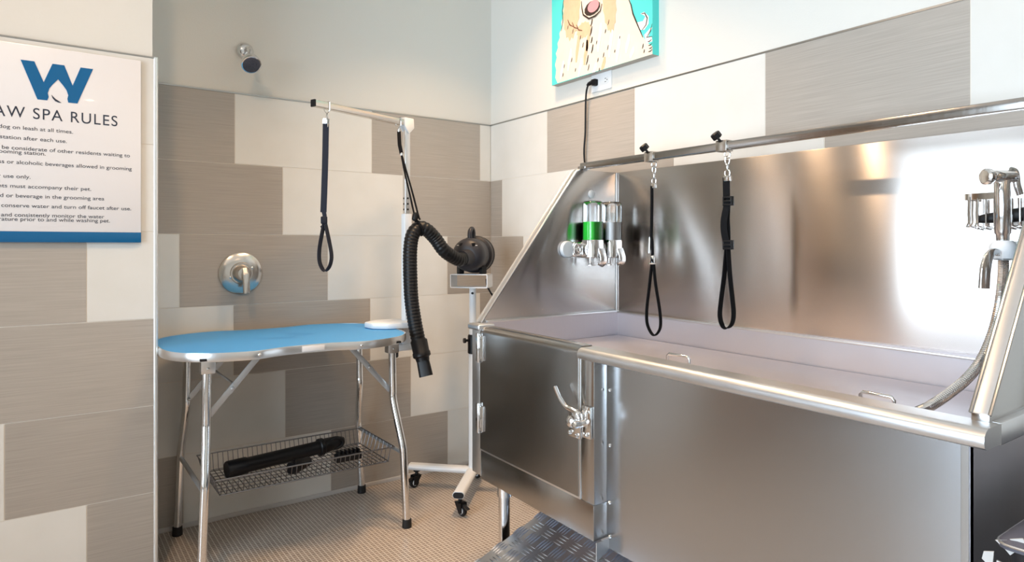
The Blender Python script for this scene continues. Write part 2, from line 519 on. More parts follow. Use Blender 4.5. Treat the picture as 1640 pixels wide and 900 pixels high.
# ceiling downlights
dl0 = None
for i, (x, y, wt) in enumerate(SPOTS):
    t = thing('downlight', 'round warm recessed ceiling downlight', 'ceiling light', (x, y, CZ), 'ceiling downlights')
    b = new(); lathe(b, [(0.062, -0.002), (0.085, -0.002), (0.088, 0.0), (0.062, 0.0)], (x, y, CZ - 0.001), n=32)
    obj('trim_ring', b, M['white_metal'], t)
    l = bpy.data.lights.new('downlight_glow', 'AREA')
    l.shape = 'DISK'; l.size = 0.18 if wt == 7 else 0.12; l.energy = wt; l.color = SPOT_COL; l.spread = math.radians({7: 105}.get(wt, 150))
    lo = bpy.data.objects.new('downlight_glow', l); COL.objects.link(lo)
    lo.parent = t; lo.location = (0, 0, -0.004)

# ================================================================== DOG WASH TUB
def wp(co):
    """the tub's front stands very slightly askew: it comes forward towards its right end"""
    k = 1 + 0.047 * max(0.0, (-co.y - 1.0) / 1.6)
    z = co.z - (0.006 * max(0.0, (-co.y - 1.0) / 1.6) if co.z > 0.3 else 0)
    return Vector((co.x * k, co.y, z))
def tobj(name, b, m, par, label=None, smooth=38): return obj(name, b, m, par, label, smooth, warp=wp)
tub = thing('dog_wash_tub', 'large stainless steel dog wash tub with hinged door against the right wall', 'dog wash tub', (-0.38, -1.8, 0))
YL, YR = -1.02, -2.56
# back splash
b = new(); bx(b, -0.030, -0.022, YR - 0.02, YL + 0.01, 0.79, 1.478, 0.002)
def backw(co):
    """the splash stands a little off square: further from the wall at its left end"""
    v = wp(co); t = (-co.y - 1.02) / 1.54; v.x += -0.014 + 0.032 * t
    return v
obj('back_panel', b, M['steel_mirror'], tub, warp=backw)
def endpan(y, dy, xf, zb=0.88):
    b = new()
    pts = [(-0.018, y, zb), (-0.018, y, 1.478), (-0.252, y, 1.478), (-0.268, y, 1.470), (xf, y, 0.895), (xf, y, zb)]
    poly_prism(b, pts, (0, dy, 0), 0.003)
    return b
for (y, dy, xf) in ((YL, 0.028, -0.722), (YR, -0.028, -0.700)):
    bb = endpan(y, dy, xf)
    for f in bb.faces:
        f.normal_update()
        if abs(f.normal.y) < 0.3 and abs(f.normal.x) > 0.5 and abs(f.normal.z) > 0.3: f.material_index = 1
    ep = tobj('end_panel', bb, [M['steel'], M['steel_rim']], tub)
    b = new()
    for yy_ in (y, y + dy):
        sweep(b, [(-0.252, yy_, 1.477), (-0.268, yy_, 1.470), (xf, yy_, 0.895)], circ(0.0032, 8))
    tobj('folded_edge', b, M['alu'] if y == YL else M['steel'], ep)
# seams: ledge strip where splash meets basin, and the upright seam in the corner
b = new(); bx(b, -0.055, -0.030, YR, YL, 0.892, 0.899, 0.002); bx(b, -0.70, -0.030, YL - 0.012, YL, 0.894, 0.901, 0.002)
def ledge_w(co):
    v = wp(co); v.z -= 0.014 * max(0.0, (-co.y - 1.0) / 1.5); return v
obj('splash_ledge', b, M['steel_rim'], tub, warp=ledge_w)
b = new(); sweep(b, [(-0.0455, YL - 0.001, 0.80), (-0.0455, YL - 0.001, 1.476)], circ(0.0025, 8))
tobj('corner_seam', b, M['steel_rim'], tub)
# basin: floor, and inner front wall
b = new(); bx(b, -0.70, -0.018, YR, YL, 0.42, 0.46, 0.002)
bx(b, -0.700, -0.688, YR, YL, 0.46, 0.872)
bx(b, -0.048, -0.018, YR, YL, 0.46, 0.893); bx(b, -0.7, -0.02, YL - 0.008, YL, 0.46, 0.895); bx(b, -0.7, -0.02, YR, YR + 0.008, 0.46, 0.88)
tobj('basin', b, M['steel_floor'], tub)
# front: left stile, door, apron, right stile, main panel
b = new(); bx(b, -0.750, -0.70, -1.058, -1.004, 0.362, 0.872, 0.003)
tobj('hinge_stile', b, M['steel_rim'], tub)
b = new(); bx(b, -0.760, -0.690, -1.066, -0.988, 0.872, 0.893, 0.006, 3)
tobj('corner_cap', b, M['steel_rim'], tub)
door_prof = [(-0.752, 0.458), (-0.752, 0.862)] + [(-0.730 + 0.022 * math.cos(PI - a), 0.866 + 0.020 * math.sin(a)) for a in [PI / 2 * k / 6 for k in range(7)]] + [(-0.700, 0.886), (-0.700, 0.458)]
b = new(); poly_prism(b, [(x, -1.064, z) for x, z in door_prof], (0, -0.5335, 0))
dr = tobj('door', b, M['steel'], tub)
b = new(); bx(b, -0.750, -0.70, -1.6615, -1.060, 0.352, 0.452, 0.002)
tobj('apron', b, M['steel'], tub)
b = new(); bx(b, -0.749, -0.70, -1.6615, -1.602, 0.452, 0.862, 0.0025)
tobj('latch_stile', b, M['steel'], tub)
b = new(); bx(b, -0.7505, -0.745, -1.602, -1.0615, 0.451, 0.459, 0.001); bx(b, -0.7505, -0.745, -1.6035, -1.598, 0.452, 0.88, 0.001); bx(b, -0.7505, -0.745, -1.0645, -1.0585, 0.36, 0.88, 0.001)
tobj('door_seam', b, M['alu'], tub)
b = new(); bx(b, -0.702, -0.690, -2.5462, -1.640, 0.325, 0.862)
tobj('front_panel', b, M['steel_front'], tub)
b = new(); bx(b, -0.7022, -0.03, -2.5580, -2.5465, 0.06, 0.862)
tobj('side_panel', b, M['steel'], tub)
b = new(); bx(b, -0.700, -0.03, -1.014, -1.004, 0.362, 0.875, 0.001)
tobj('side_panel', b, M['steel'], tub)
# rolled rim
rim_prof = [(-0.690, 0.850), (-0.748, 0.850), (-0.756, 0.854), (-0.758, 0.860)] + [(-0.738 + 0.020 * math.cos(PI - a), 0.866 + 0.017 * math.sin(a)) for a in [PI / 2 * k / 6 for k in range(7)]] + [(-0.690, 0.883)]
b = new(); poly_prism(b, [(x, -1.5995, z) for x, z in rim_prof], (0, -1.0015, 0))
tobj('front_rim', b, M['steel_rim'], tub)
b = new(); bx(b, -0.689, -0.018, -2.601, -2.562, 0.846, 0.884, 0.003)
tobj('side_rim', b, M['steel_rim'], tub)
b = new(); bx(b, -0.690, -0.018, -0.9925, -0.988, 0.872, 0.893, 0.003)
tobj('side_rim', b, M['steel_rim'], tub)
# screws down the main panel's left edge
for z in (0.77, 0.615, 0.455, 0.36):
    b = new(); lathe(b, [(0.0055, 0), (0.0055, 0.002), (0.003, 0.005), (0, 0.0055)], (-0.702, -1.674, z), axis=(-1, 0, 0), n=12)
    tobj('screw', b, M['chrome'], tub)
for k, y in enumerate((-2.54,)):
    b = new(); lathe(b, [(0.010, 0), (0.010, 0.006), (0.007, 0.010), (0.004, 0.022), (0, 0.023)], (-0.52, -2.595, 0.884), n=10)
    tobj('bolt', b, M['chrome'], tub)
# hinges
for z in (0.812, 0.565):
    b = new()
    bx(b, -0.756, -0.750, -1.056, -1.038, z - 0.05, z + 0.05, 0.002)
    h = tobj('hinge', b, M['chrome'], tub)
    b = new(); lathe(b, [(0.005, -0.052), (0.006, -0.05), (0.006, 0.05), (0.005, 0.052)], (-0.757, -1.060, z), n=10)
    tobj('hinge_pin', b, M['chrome'], h)
    b = new()
    sweep(b, [(-0.757, -1.072, z - 0.04), (-0.757, -1.072, z + 0.04), (-0.757, -1.084, z + 0.043), (-0.757, -1.084, z - 0.043)], circ(0.0028, 6), closed=True)
    bx(b, -0.756, -0.752, -1.086, -1.066, z - 0.044, z + 0.044, 0.001)
    for dz in (-0.034, 0, 0.034):
        lathe(b, [(0.004, 0), (0.003, 0.004), (0, 0.005)], (-0.756, -1.078, z + dz), axis=(-1, 0, 0), n=8)
    tobj('hinge_leaf', b, M['chrome'], h)
# latch: curved lever, round base, keeper on the stile
def fx(u, v, off=0.0): return onX(u, v, -0.764 - off)
b = new()
pth = smooth_path([fx(889, 619, 0.03), fx(896, 636, 0.032), fx(906, 650, 0.028), fx(918, 656, 0.022), fx(927, 663, 0.018), fx(930, 674, 0.012)], 6)
sweep(b, pth, circ(0.0085, 10, 0.006), scale=lambda i: 0.75 + 0.35 * min(1, i / 18))
lv = obj('latch_lever', b, M['chrome'], tub)
b = new()
c = onX(921, 675, -0.772)
bx(b, c.x - 0.006, c.x + 0.004, c.y - 0.028, c.y + 0.024, c.z - 0.045, c.z + 0.035, 0.004)
lathe(b, [(0.017, 0), (0.017, 0.010), (0.011, 0.016), (0, 0.018)], c + Vector((-0.004, 0.006, 0)), axis=(-1, 0, 0), n=18)
for dy, dz in ((0.014, -0.032), (-0.016, -0.036)):
    lathe(b, [(0.007, 0), (0.007, 0.004), (0.004, 0.008), (0, 0.009)], c + Vector((-0.005, dy, dz)), axis=(-1, 0, 0), n=10)
obj('latch_base', b, M['chrome'], tub)
b = new()
c = onX(937, 677, -0.770)
bx(b, c.x - 0.004, c.x + 0.004, c.y - 0.026, c.y + 0.010, c.z - 0.042, c.z + 0.048, 0.003)
lathe(b, [(0.011, 0), (0.011, 0.028), (0.008, 0.034), (0, 0.035)], c + Vector((-0.004, 0.006, -0.002)), axis=(-1, 0, 0), n=14)
for dz in (-0.030, 0.034):
    lathe(b, [(0.006, 0), (0.006, 0.004), (0.003, 0.008), (0, 0.009)], c + Vector((-0.004, -0.014, dz)), axis=(-1, 0, 0), n=10)
obj('latch_keeper', b, M['chrome'], tub)
# legs and the angle bracket under the latch stile
for (x, y) in ((-0.665, -1.085), (-0.665, -2.50), (-0.08, -1.085), (-0.08, -2.50)):
    b = new()
    lathe(b, [(0.024, 0.004), (0.024, 0.012), (0.0205, 0.014), (0.0205, 0.425)], (x, y, -0.004), n=24)
    lathe(b, [(0.028, 0.28), (0.028, 0.425)], (x + 0.002, y, 0), n=24)
    obj('leg', b, M['chrome'], tub)
b = new()
poly_prism(b, [(-0.748, -1.668, 0.352), (-0.690, -1.668, 0.352), (-0.690, -1.668, 0.330), (-0.748, -1.668, 0.300)], (0, -0.004, 0))
bx(b, -0.750, -0.72, -1.672, -1.645, 0.297, 0.302, 0.001)
bx(b, -0.70, -0.64, -1.71, -1.63, 0.340, 0.352, 0.001)
tobj('foot_bracket', b, M['galv'], tub)
# white plug in the end panel
b = new(); lathe(b, [(0.017, 0), (0.017, 0.002), (0.013, 0.004), (0, 0.0045)], onY(947, 311, -1.0205), axis=(0, -1, 0), n=24)
obj('hole_plug', b, M['frosted'], tub, 'round white plug')
# tether rail on top
b = new()
sweep(b, [(-0.222, -1.005, 1.4925), (-0.222, -2.61, 1.4925)], rrect(0.026, 0.026, 0.003, 2), up=(0, 0, 1))
bx(b, -0.24, -0.204, -1.032, -0.996, 1.478, 1.4925, 0.002); bx(b, -0.24, -0.204, -2.60, -2.555, 1.474, 1.4925, 0.002)
tobj('tether_rail', b, M['steel_rail'], tub)

# removable floor panel with wire handles
fp = thing('tub_floor_panel', 'flat removable steel floor panel inside the wash tub', 'floor panel', (-0.36, -1.79, 0.79))
b = new(); bx(b, -0.684, -0.055, YR + 0.014, YL - 0.014, 0.785, 0.80, 0.003)
tobj('panel', b, M['steel_floor'], fp)
b = new(); bx(b, -0.66, -0.10, YR + 0.04, YL - 0.04, 0.461, 0.785)
tobj('support_frame', b, M['steel_floor'], fp)
for (u0, v0, u1, v1) in ((1069, 566, 1104, 572), (1378, 627, 1432, 637)):
    a = onZ(u0, v0, 0.842); c = onZ(u1, v1, 0.842)
    for k in range(1):
        b = new()
        dn = Vector((0, 0, -0.042))
        p = [a + dn, a + dn * 0.15, a + (c - a) * 0.08, c + (a - c) * 0.08, c + dn * 0.15, c + dn]
        tube(b, p, 0.0042, 10)
        obj('lift_handle', b, M['chrome'], fp)

# ------------------------------------------------------------------ tread plate ramp under the tub
def rz(x): return 0.115 + (x + 0.82) * 0.36
rampX0, rampX1, rampY0, rampY1 = -1.125, -0.36, -1.15, -2.30
rp = thing('tread_plate_ramp', 'patterned aluminium tread plate ramp stored sloping under the wash tub', 'ramp', ((rampX0 + rampX1) / 2, (rampY0 + rampY1) / 2, 0))
b = new()
poly_prism(b, [(rampX0, rampY0, rz(rampX0)), (rampX1, rampY0, rz(rampX1)), (rampX1, rampY0, rz(rampX1) - 0.005), (rampX0, rampY0, rz(rampX0) - 0.005)], (0, rampY1 - rampY0, 0))
sl = Vector((1, 0, 0.36)).normalized(); nn = Vector((-0.36, 0, 1)).normalized(); yy = Vector((0, 1, 0))
def bar(b, c, d, L=0.030, W=0.0060, H=0.0034):
    s = nn.cross(d)
    base = []
    for t, k in ((-1, 0), (-0.5, 0.75), (0, 1), (0.5, 0.75), (1, 0)):
        base.append((t, k))
    left = [b.verts.new(c + d * (t * L / 2) + s * (k * W / 2)) for t, k in base[1:-1]]
    right = [b.verts.new(c + d * (t * L / 2) - s * (k * W / 2)) for t, k in base[1:-1]]
    ends = [b.verts.new(c + d * (t * L / 2)) for t in (-1, 1)]
    top = [b.verts.new(c + d * (t * L / 2) + nn * (H * k)) for t, k in base[1:-1]]
    for side in (left, right):
        b.faces.new([ends[0], side[0], top[0]])
        for i in range(2): b.faces.new([side[i], side[i + 1], top[i + 1], top[i]])
        b.faces.new([side[2], ends[1], top[2]])
px_, py_ = 0.096, 0.066
lenS = (rampX1 - rampX0) / sl.x
ni, nj = int(lenS / px_) + 1, int((rampY0 - rampY1) / py_) + 1
o0 = Vector((rampX0, rampY0, rz(rampX0)))
d1 = (sl * 0.92 - yy * 0.38).normalized(); d2 = (sl * 0.45 + yy * 0.9).normalized()
d1 = sl.copy(); d2 = yy.copy()
for i in range(ni):
    for j in range(nj):
        for h in (0, 1):
            s_ = (i + 0.25 + 0.5 * h) * px_; t_ = (j + 0.25 + 0.5 * h) * py_
            if s_ > lenS - 0.015 or t_ > (rampY0 - rampY1) - 0.015: continue
            c = o0 + sl * s_ - yy * t_
            for k in range(4):
                q = (k - 1.5) * 0.0125
                if h == 0: bar(b, c - yy * q, d1, 0.054)
                else: bar(b, c + sl * q, d2, 0.040)
obj('plate', b, M['tread'], rp, recalc=True)
for y in (rampY0 - 0.05, rampY1 + 0.05):
    b = new()
    bx(b, rampX1 - 0.04, rampX1 - 0.01, y - 0.015, y + 0.015, 0, rz(rampX1 - 0.04) - 0.004, 0.002)
    obj('support_leg', b, M['alu'], rp)

# ------------------------------------------------------------------ rail clamps and grooming leashes on the tub
def clamp(u, v, lab, yaw):
    p = onX(u, v, -0.226); y = p.y; zc = 1.4925 - 0.002
    x = -0.222 * (1 + 0.047 * (-y - 1) / 1.6)
    t = thing('rail_clamp', lab, 'clamp', (x, y, zc - 0.02), 'sliding clamps on the tub rail')
    b = new()
    out, inn = 0.0175, 0.0137
    for sx in (-1, 1): bx(b, x + sx * inn, x + sx * out, y - 0.020, y + 0.020, zc - out, zc + out, 0.0008)
    bx(b, x - inn, x + inn, y - 0.020, y + 0.020, zc + inn, zc + out); bx(b, x - inn, x + inn, y - 0.020, y + 0.020, zc - out, zc - inn)
    obj('collar', b, M['nickel'], t)
    b = new()
    ax = Vector((-0.55, 0.30, 0.75)).normalized()
    c0 = Vector((x - 0.012, y + 0.006, zc + out - 0.002))
    lathe(b, [(0.0045, 0), (0.0045, 0.022)], c0, axis=ax, n=10)
    prof = []
    n = 28
    q = Vector((0, 0, 1)).rotation_difference(ax).to_matrix()
    rings = []
    for r, h in ((0.013, 0.012), (0.0155, 0.014), (0.0155, 0.030), (0.012, 0.033)):
        rings.append([b.verts.new(c0 + q @ Vector((r * (1 + 0.07 * math.cos(7 * 2 * PI * i / n)) * math.cos(2 * PI * i / n), r * (1 + 0.07 * math.cos(7 * 2 * PI * i / n)) * math.sin(2 * PI * i / n), h))) for i in range(n)])
    for A, B in zip(rings, rings[1:]):
        for i in range(n): b.faces.new([A[i], A[(i + 1) % n], B[(i + 1) % n], B[i]])
    b.faces.new(rings[0][::-1]); b.faces.new(rings[-1])
    obj('knob', b, M['black'], t)
    b = new()
    ring = [(x, y - 0.012 + 0.011 * math.sin(a), zc - out - 0.0115 + 0.012 * math.cos(a)) for a in [2 * PI * k / 20 for k in range(20)]]
    tube(b, ring, 0.0022, 8, closed=True)
    obj('ring', b, M['chrome'], t)
    return Vector((x, y - 0.012, zc - out - 0.022))
h1 = clamp(1043, 254, 'clamp with black knob holding the narrow leash on the tub rail', 0)
h2 = clamp(1160, 238, 'clamp with black knob holding the wide leash on the tub rail', 0)

def snap_hook(b, top, dn=0.065, s=1.0):
    """swivel snap hook hanging from top"""
    x, y, z = top
    tube(b, [(x, y + 0.008 * s * math.sin(a), z - 0.012 * s + 0.014 * s * math.cos(a)) for a in [2 * PI * k / 16 for k in range(16)]], 0.0022 * s, 8, closed=True)
    lathe(b, [(0.003 * s, 0), (0.0045 * s, 0.006), (0.0045 * s, 0.014), (0.003 * s, 0.02)], (x, y, z - 0.042 * s), n=10)
    tube(b, smooth_path([(x, y + 0.008 * s, z - 0.046 * s), (x, y + 0.0085 * s, z - 0.058 * s), (x, y, z - 0.062 * s), (x, y - 0.0085 * s, z - 0.058 * s), (x, y - 0.008 * s, z - 0.046 * s), (x, y, z - 0.042 * s)], 4, True), 0.0022 * s, 8, closed=True)
def ribbon(b, pts, wdt, th=0.0022, wide=(0, 1, 0)):
    sweep(b, pts, rect(th, wdt), up=wide)
# narrow leash
top = h1
lz = top.z
ls = thing('grooming_leash', 'narrow black leash with silver stopper over the tub, left of the two', 'leash', (top.x, top.y, lz), 'grooming leashes over the tub')
b = new(); snap_hook(b, (top.x, top.y, lz + 0.004), s=1.0)
obj('snap_hook', b, M['chrome'], ls)
b = new(); bx(b, top.x - 0.004, top.x + 0.004, top.y - 0.010, top.y + 0.010, lz - 0.074, lz - 0.056, 0.002)
obj('ferrule', b, M['chrome'], ls)
X = top.x
def lp(u, v, dx=0): return onX(u, v, X + dx)
b = new()
up = [lp(1044, 298), lp(1044, 330), lp(1043.5, 365), lp(1043, 378), lp(1044.5, 390), lp(1045, 412)]
sweep(b, smooth_path(up, 5), circ(0.0052, 10, 0.0065))
lpth = smooth_path([lp(1045, 412), lp(1041, 450, -0.01), lp(1036, 495, -0.012), lp(1037, 520, -0.008), lp(1047, 537), lp(1057, 526, 0.008), lp(1057, 500, 0.012), lp(1050, 455, 0.008), lp(1046, 414, 0)], 6)
def wide_for(pth):
    return lambda i: Vector((1, 0.25, 0.0))
sweep(b, lpth, rrect(0.005, 0.016, 0.002, 2), up=lambda i: Vector((sa, ca, 0)) * 0.7 + Vector((ca, -sa, 0)) * 0.7)
obj('strap', b, M['strap'], ls)
b = new()
c = lp(1045, 416)
lathe(b, [(0.0075, -0.010), (0.0075, 0.012), (0.005, 0.016)], c, n=14)
lathe(b, [(0.014, 0), (0.015, 0.002), (0.013, 0.005)], c + Vector((0, 0, -0.016)), n=16)
obj('stopper', b, M['chrome'], ls)
b = new(); c = lp(1038, 392); sweep(b, [lp(1041, 380), lp(1040, 405)], circ(0.0055, 10))
obj('slide_button', b, M['chrome'], ls)
# wide leash
top = h2; lz = top.z; X = top.x
ls = thing('grooming_leash', 'wide black webbing leash with two buckles over the tub, right of the two', 'leash', (top.x, top.y, lz), 'grooming leashes over the tub')
b = new(); snap_hook(b, (top.x, top.y, lz + 0.004), s=1.0)
obj('snap_hook', b, M['chrome'], ls)
b = new(); bx(b, top.x - 0.004, top.x + 0.004, top.y - 0.013, top.y + 0.013, lz - 0.074, lz - 0.056, 0.002)
obj('ferrule', b, M['chrome'], ls)
b = new()
upw = Vector((-0.35, 1, 0)).normalized()
ribbon(b, smooth_path([lp(1163, 284), lp(1163.5, 310), lp(1164, 330), lp(1163, 350), lp(1164, 370), lp(1164, 400)], 4), 0.022, 0.003, upw)
ribbon(b, smooth_path([lp(1166, 322, -0.006), lp(1160, 350, -0.012), lp(1160, 372, -0.012), lp(1166, 398, -0.006)], 4), 0.021, 0.003, upw)
pth = smooth_path([lp(1164, 396), lp(1160, 440, -0.008), lp(1155, 480, -0.014), lp(1153, 505, -0.014), lp(1157, 521, -0.010), lp(1164, 525), lp(1172, 519, 0.010), lp(1175, 503, 0.014), lp(1173, 478, 0.014), lp(1169, 440, 0.008), lp(1166, 396)], 6)
sweep(b, pth, rrect(0.004, 0.024, 0.0015, 2), up=lambda i: Vector((sa, ca, 0)) * 0.65 + Vector((ca, -sa, 0)) * 0.75)
obj('strap', b, M['strap'], ls)
for v in (322, 392):
    b = new(); c = lp(1166, v, -0.008)
    for dz in (-0.012, 0, 0.012): bx(b, c.x - 0.006, c.x + 0.008, c.y - 0.016, c.y + 0.016, c.z + dz - 0.003, c.z + dz + 0.003, 0.0015)
    for sy in (-1, 1): bx(b, c.x - 0.006, c.x + 0.008, c.y + sy * 0.013, c.y + sy * 0.017, c.z - 0.015, c.z + 0.015, 0.0015)
    obj('buckle', b, M['black'], ls)

# ------------------------------------------------------------------ soap dispenser
sd = thing('soap_dispenser', 'chrome double soap dispenser with green and white liquids in the tub corner', 'soap dispenser', (-0.18, -1.03, 1.12))
YP = -1.021
b = new()
bx(b, -0.305, -0.075, YP - 0.026, YP, 1.128, 1.186, 0.008, 3)
obj('bracket', b, M['chrome'], sd)
b = new()
lathe(b, [(0.033, 0), (0.033, 0.012), (0.030, 0.016), (0, 0.016)], (-0.322, YP, 1.157), axis=(0, -1, 0), n=32)
obj('end_disc', b, M['frosted'], sd, 'round frosted disc at the left end')
b = new()
tube(b, [(-0.290 + 0.022 * math.cos(a), YP - 0.03, 1.157 + 0.024 * math.sin(a)) for a in [2 * PI * k / 24 for k in range(24)]], 0.003, 8, closed=True)
for k in range(3):
    a0 = k * 2 * PI / 3
    tube(b, smooth_path([(-0.290 + r * math.cos(a0 + r * 80), YP - 0.03, 1.157 + r * math.sin(a0 + r * 80)) for r in (0.002, 0.008, 0.014, 0.021)], 4), 0.002, 6)
obj('emblem', b, M['chrome'], sd)
for i, (xc, liq, lab) in enumerate(((-0.219, 'green', 'clear chamber of green liquid'), (-0.115, 'milky', 'clear chamber of white liquid'))):
    wv, dv = 0.078, 0.07
    yc = YP - 0.042
    prof = rrect(wv, dv, 0.026, 6)
    b = new()
    pts = [(xc, yc, z) for z in (1.186, 1.20, 1.33, 1.340, 1.346, 1.349)]
    sc = [1, 1, 1, 0.97, 0.90, 0.78]
    sweep(b, pts, prof, up=(0, 1, 0), scale=sc)
    inner = [(x * 0.93, y * 0.93) for x, y in prof]
    ch = obj('chamber', b, M['clear'], sd, lab)
    b = new()
    sweep(b, [(xc, yc, 1.189), (xc, yc, 1.266)], inner, up=(0, 1, 0))
    obj('liquid', b, M[liq], ch)
    b = new()
    hp = rrect(wv + 0.004, dv + 0.004, 0.027, 6)
    sweep(b, [(xc, yc, 1.122), (xc, yc, 1.126), (xc, yc, 1.190), (xc, yc, 1.194)], hp, up=(0, 1, 0), scale=[0.9, 1, 1, 0.97])
    hs = obj('housing', b, M['chrome'], sd)
    b = new()
    # push lever: a curved tongue with a finger dish below the housing
    yf = yc - dv / 2 - 0.004
    sweep(b, smooth_path([(xc + 0.012, yf + 0.004, 1.160), (xc + 0.014, yf - 0.004, 1.135), (xc + 0.016, yf - 0.006, 1.112), (xc + 0.016, yf + 0.002, 1.098), (xc + 0.014, yf + 0.014, 1.094)], 5), rrect(0.034, 0.007, 0.003, 3), up=(0, 1, 0.2))
    obj('push_lever', b, M['chrome'], hs)
    b = new()
    lathe(b, [(0.006, 0), (0.007, 0.004), (0.007, 0.03)], (xc - 0.012, yc, 1.094), n=12)
    lathe(b, [(0.016, 0), (0.016, 0.003)], (xc - 0.010, yc, 1.092), n=16)
    obj('nozzle', b, M['chrome'], hs)

# ------------------------------------------------------------------ power outlet and cord
outc = [onX(948, 118, 0.006), onX(980, 140, 0.006)]
oy0, oy1 = outc[0].y, outc[1].y
ozc = 1.897
ot = thing('wall_outlet', 'white double wall outlet under the dog portrait', 'wall outlet', (PT, (oy0 + oy1) / 2, ozc - 0.04))
b = new(); bx(b, PT - 0.006, PT, oy0, oy1, ozc - 0.040, ozc + 0.040, 0.002)
obj('cover_plate', b, M['outlet'], ot)
for s in (0.030, -0.030):
    yc = (oy0 + oy1) / 2 + s
    b = new()
    sweep(b, [(PT - 0.006, yc, ozc), (PT - 0.0075, yc, ozc)], rrect(0.034, 0.030, 0.010, 5), up=(0, 0, 1))
    so = obj('socket', b, M['outlet'], ot)
    b = new()
    for dz in (-0.007, 0.007): bx(b, PT - 0.0082, PT - 0.007, yc - 0.004, yc + 0.005, ozc + dz - 0.0012, ozc + dz + 0.0012)
    lathe(b, [(0.0026, 0), (0.0026, 0.001)], (PT - 0.0074, yc - 0.009, ozc), axis=(-1, 0, 0), n=10)
    obj('socket_slot', b, M['black'], so)
pc = thing('power_cord', 'black power cord plugged in below the dog portrait, hanging behind the tub', 'power cord', (0, oy0, ozc))
b = new()
ys = (oy0 + oy1) / 2 + 0.030
sweep(b, [(PT - 0.0075, ys, ozc), (PT - 0.02, ys, ozc), (PT - 0.030, ys + 0.006, ozc - 0.002)], rrect(0.024, 0.030, 0.006, 3), up=(0, 0, 1), scale=[1, 1, 0.85])
sweep(b, [(PT - 0.026, ys - 0.004, ozc + 0.001), (PT - 0.030, ys + 0.022, ozc - 0.004), (PT - 0.030, ys + 0.034, ozc - 0.008)], circ(0.011, 10), scale=[1, 0.8, 0.45])
obj('plug', b, M['black'], pc)
b = new()
k0 = onX(945, 129, -0.022)
pth = [(PT - 0.030, ys + 0.034, ozc - 0.008), onX(943, 133, -0.022), onX(939.5, 145, -0.02), onX(938, 165, -0.018), onX(937.5, 210, -0.016), onX(936.5, 262, -0.016), (-0.015, -0.86, 1.25), (-0.03, -0.85, 1.0), (-0.06, -0.72, 0.86), (-0.16, -0.55, 0.84), (-0.24, -0.44, 0.90), P(782, 462, 3.12), P(779, 447, 3.14)]
tube(b, smooth_path(pth, 8), 0.0045, 8)
obj('cable', b, M['black'], pc)

# ------------------------------------------------------------------ dog portrait canvas
dp = thing('dog_portrait', 'canvas painting of a shaggy cream dog on turquoise on the right wall', 'painting', (-0.01, -0.89, 1.933))
cy0, cy1, cz0, cz1 = -0.571, -1.206, 1.934, 2.60
XF = -0.030
b = new(); bx(b, XF, PT, cy1, cy0, cz0, cz1)
for f in b.faces:
    f.normal_update()
    if f.normal.z < -0.5: f.material_index = 1
obj('canvas', b, [M['canvas_teal'], M['canvas_side']], dp)
def cpx(u, v):
    p = onX(u, v, XF); return (p.y, p.z)
layer = [0]
def paint(bm, pts, mi, th=0.0006, lift=0):
    """a flat painted shape raised a hair above the canvas; pts (y,z)"""
    x = XF - lift
    pts = [(min(cy0, max(cy1, y)), min(cz1, max(cz0, z))) for y, z in pts]
    fs0 = set(bm.faces)
    poly_prism(bm, [(x, y, z) for y, z in pts], (-th, 0, 0), mi=mi)
def blob(yc, zc, ry, rz_, n=24, rag=0.0, tilt=0):
    o = []
    for i in range(n):
        a = 2 * PI * i / n; k = 1 + (rag * (1 if i % 2 else -1))
        y_, z_ = ry * k * math.cos(a), rz_ * k * math.sin(a)
        o.append((yc + y_ * math.cos(tilt) - z_ * math.sin(tilt), zc + y_ * math.sin(tilt) + z_ * math.cos(tilt)))
    return o
b = new()
left = [(893, 133), (891, 112), (892, 92), (894, 76), (897, 60), (900, 44), (903, 24), (905, 6), (908, -20)]
right = [(1002, -20), (1010, 4), (1014, 22), (1019, 34), (1025, 48), (1032, 62), (1039, 70), (1045, 74), (1045, 87.5)]
rag = []
for i, (u, v) in enumerate(left):
    rag.append(cpx(u, v))
    if i < len(left) - 1:
        u2, v2 = left[i + 1]; rag.append(cpx((u + u2) / 2 - 2.5, (v + v2) / 2 + 2))
body = rag + [cpx(u, v) for u, v in right]
paint(b, body, 0)
cyh, czh = cpx(947, -48)     # head, mostly above the frame
paint(b, blob(cyh, czh, 0.15, 0.165, 40, 0.03), 0, lift=0.0006)
mz = cpx(948, 8)
paint(b, blob(cpx(916, 20)[0], cpx(916, 10)[1], 0.058, 0.15, 30, 0.06, 0.06), 1, lift=0.0012)   # near ear
paint(b, blob(cpx(976, 20)[0], cpx(976, 0)[1], 0.040, 0.14, 30, 0.06, -0.1), 1, lift=0.0012)    # far ear
paint(b, blob(cpx(935, 40)[0], cpx(935, 48)[1], 0.045, 0.035, 24, 0.08), 1, lift=0.0010)
paint(b, blob(cpx(947, 0)[0], cpx(947, 4)[1], 0.062, 0.066, 28, 0.02), 0, lift=0.0018)          # muzzle
paint(b, blob(cpx(949, 14)[0], cpx(949, 13)[1], 0.050, 0.032, 24, 0.02), 4, lift=0.0024)         # mouth
paint(b, blob(cpx(951, 11)[0], cpx(951, 10)[1], 0.036, 0.026, 24), 3, lift=0.0030)               # tongue
paint(b, blob(cpx(948, -20)[0], cpx(948, -22)[1], 0.026, 0.019, 20), 4, lift=0.0024)             # nose
for u in (932, 968): paint(b, blob(cpx(u, -60)[0], cpx(u, -62)[1], 0.012, 0.012, 16), 4, lift=0.0014)
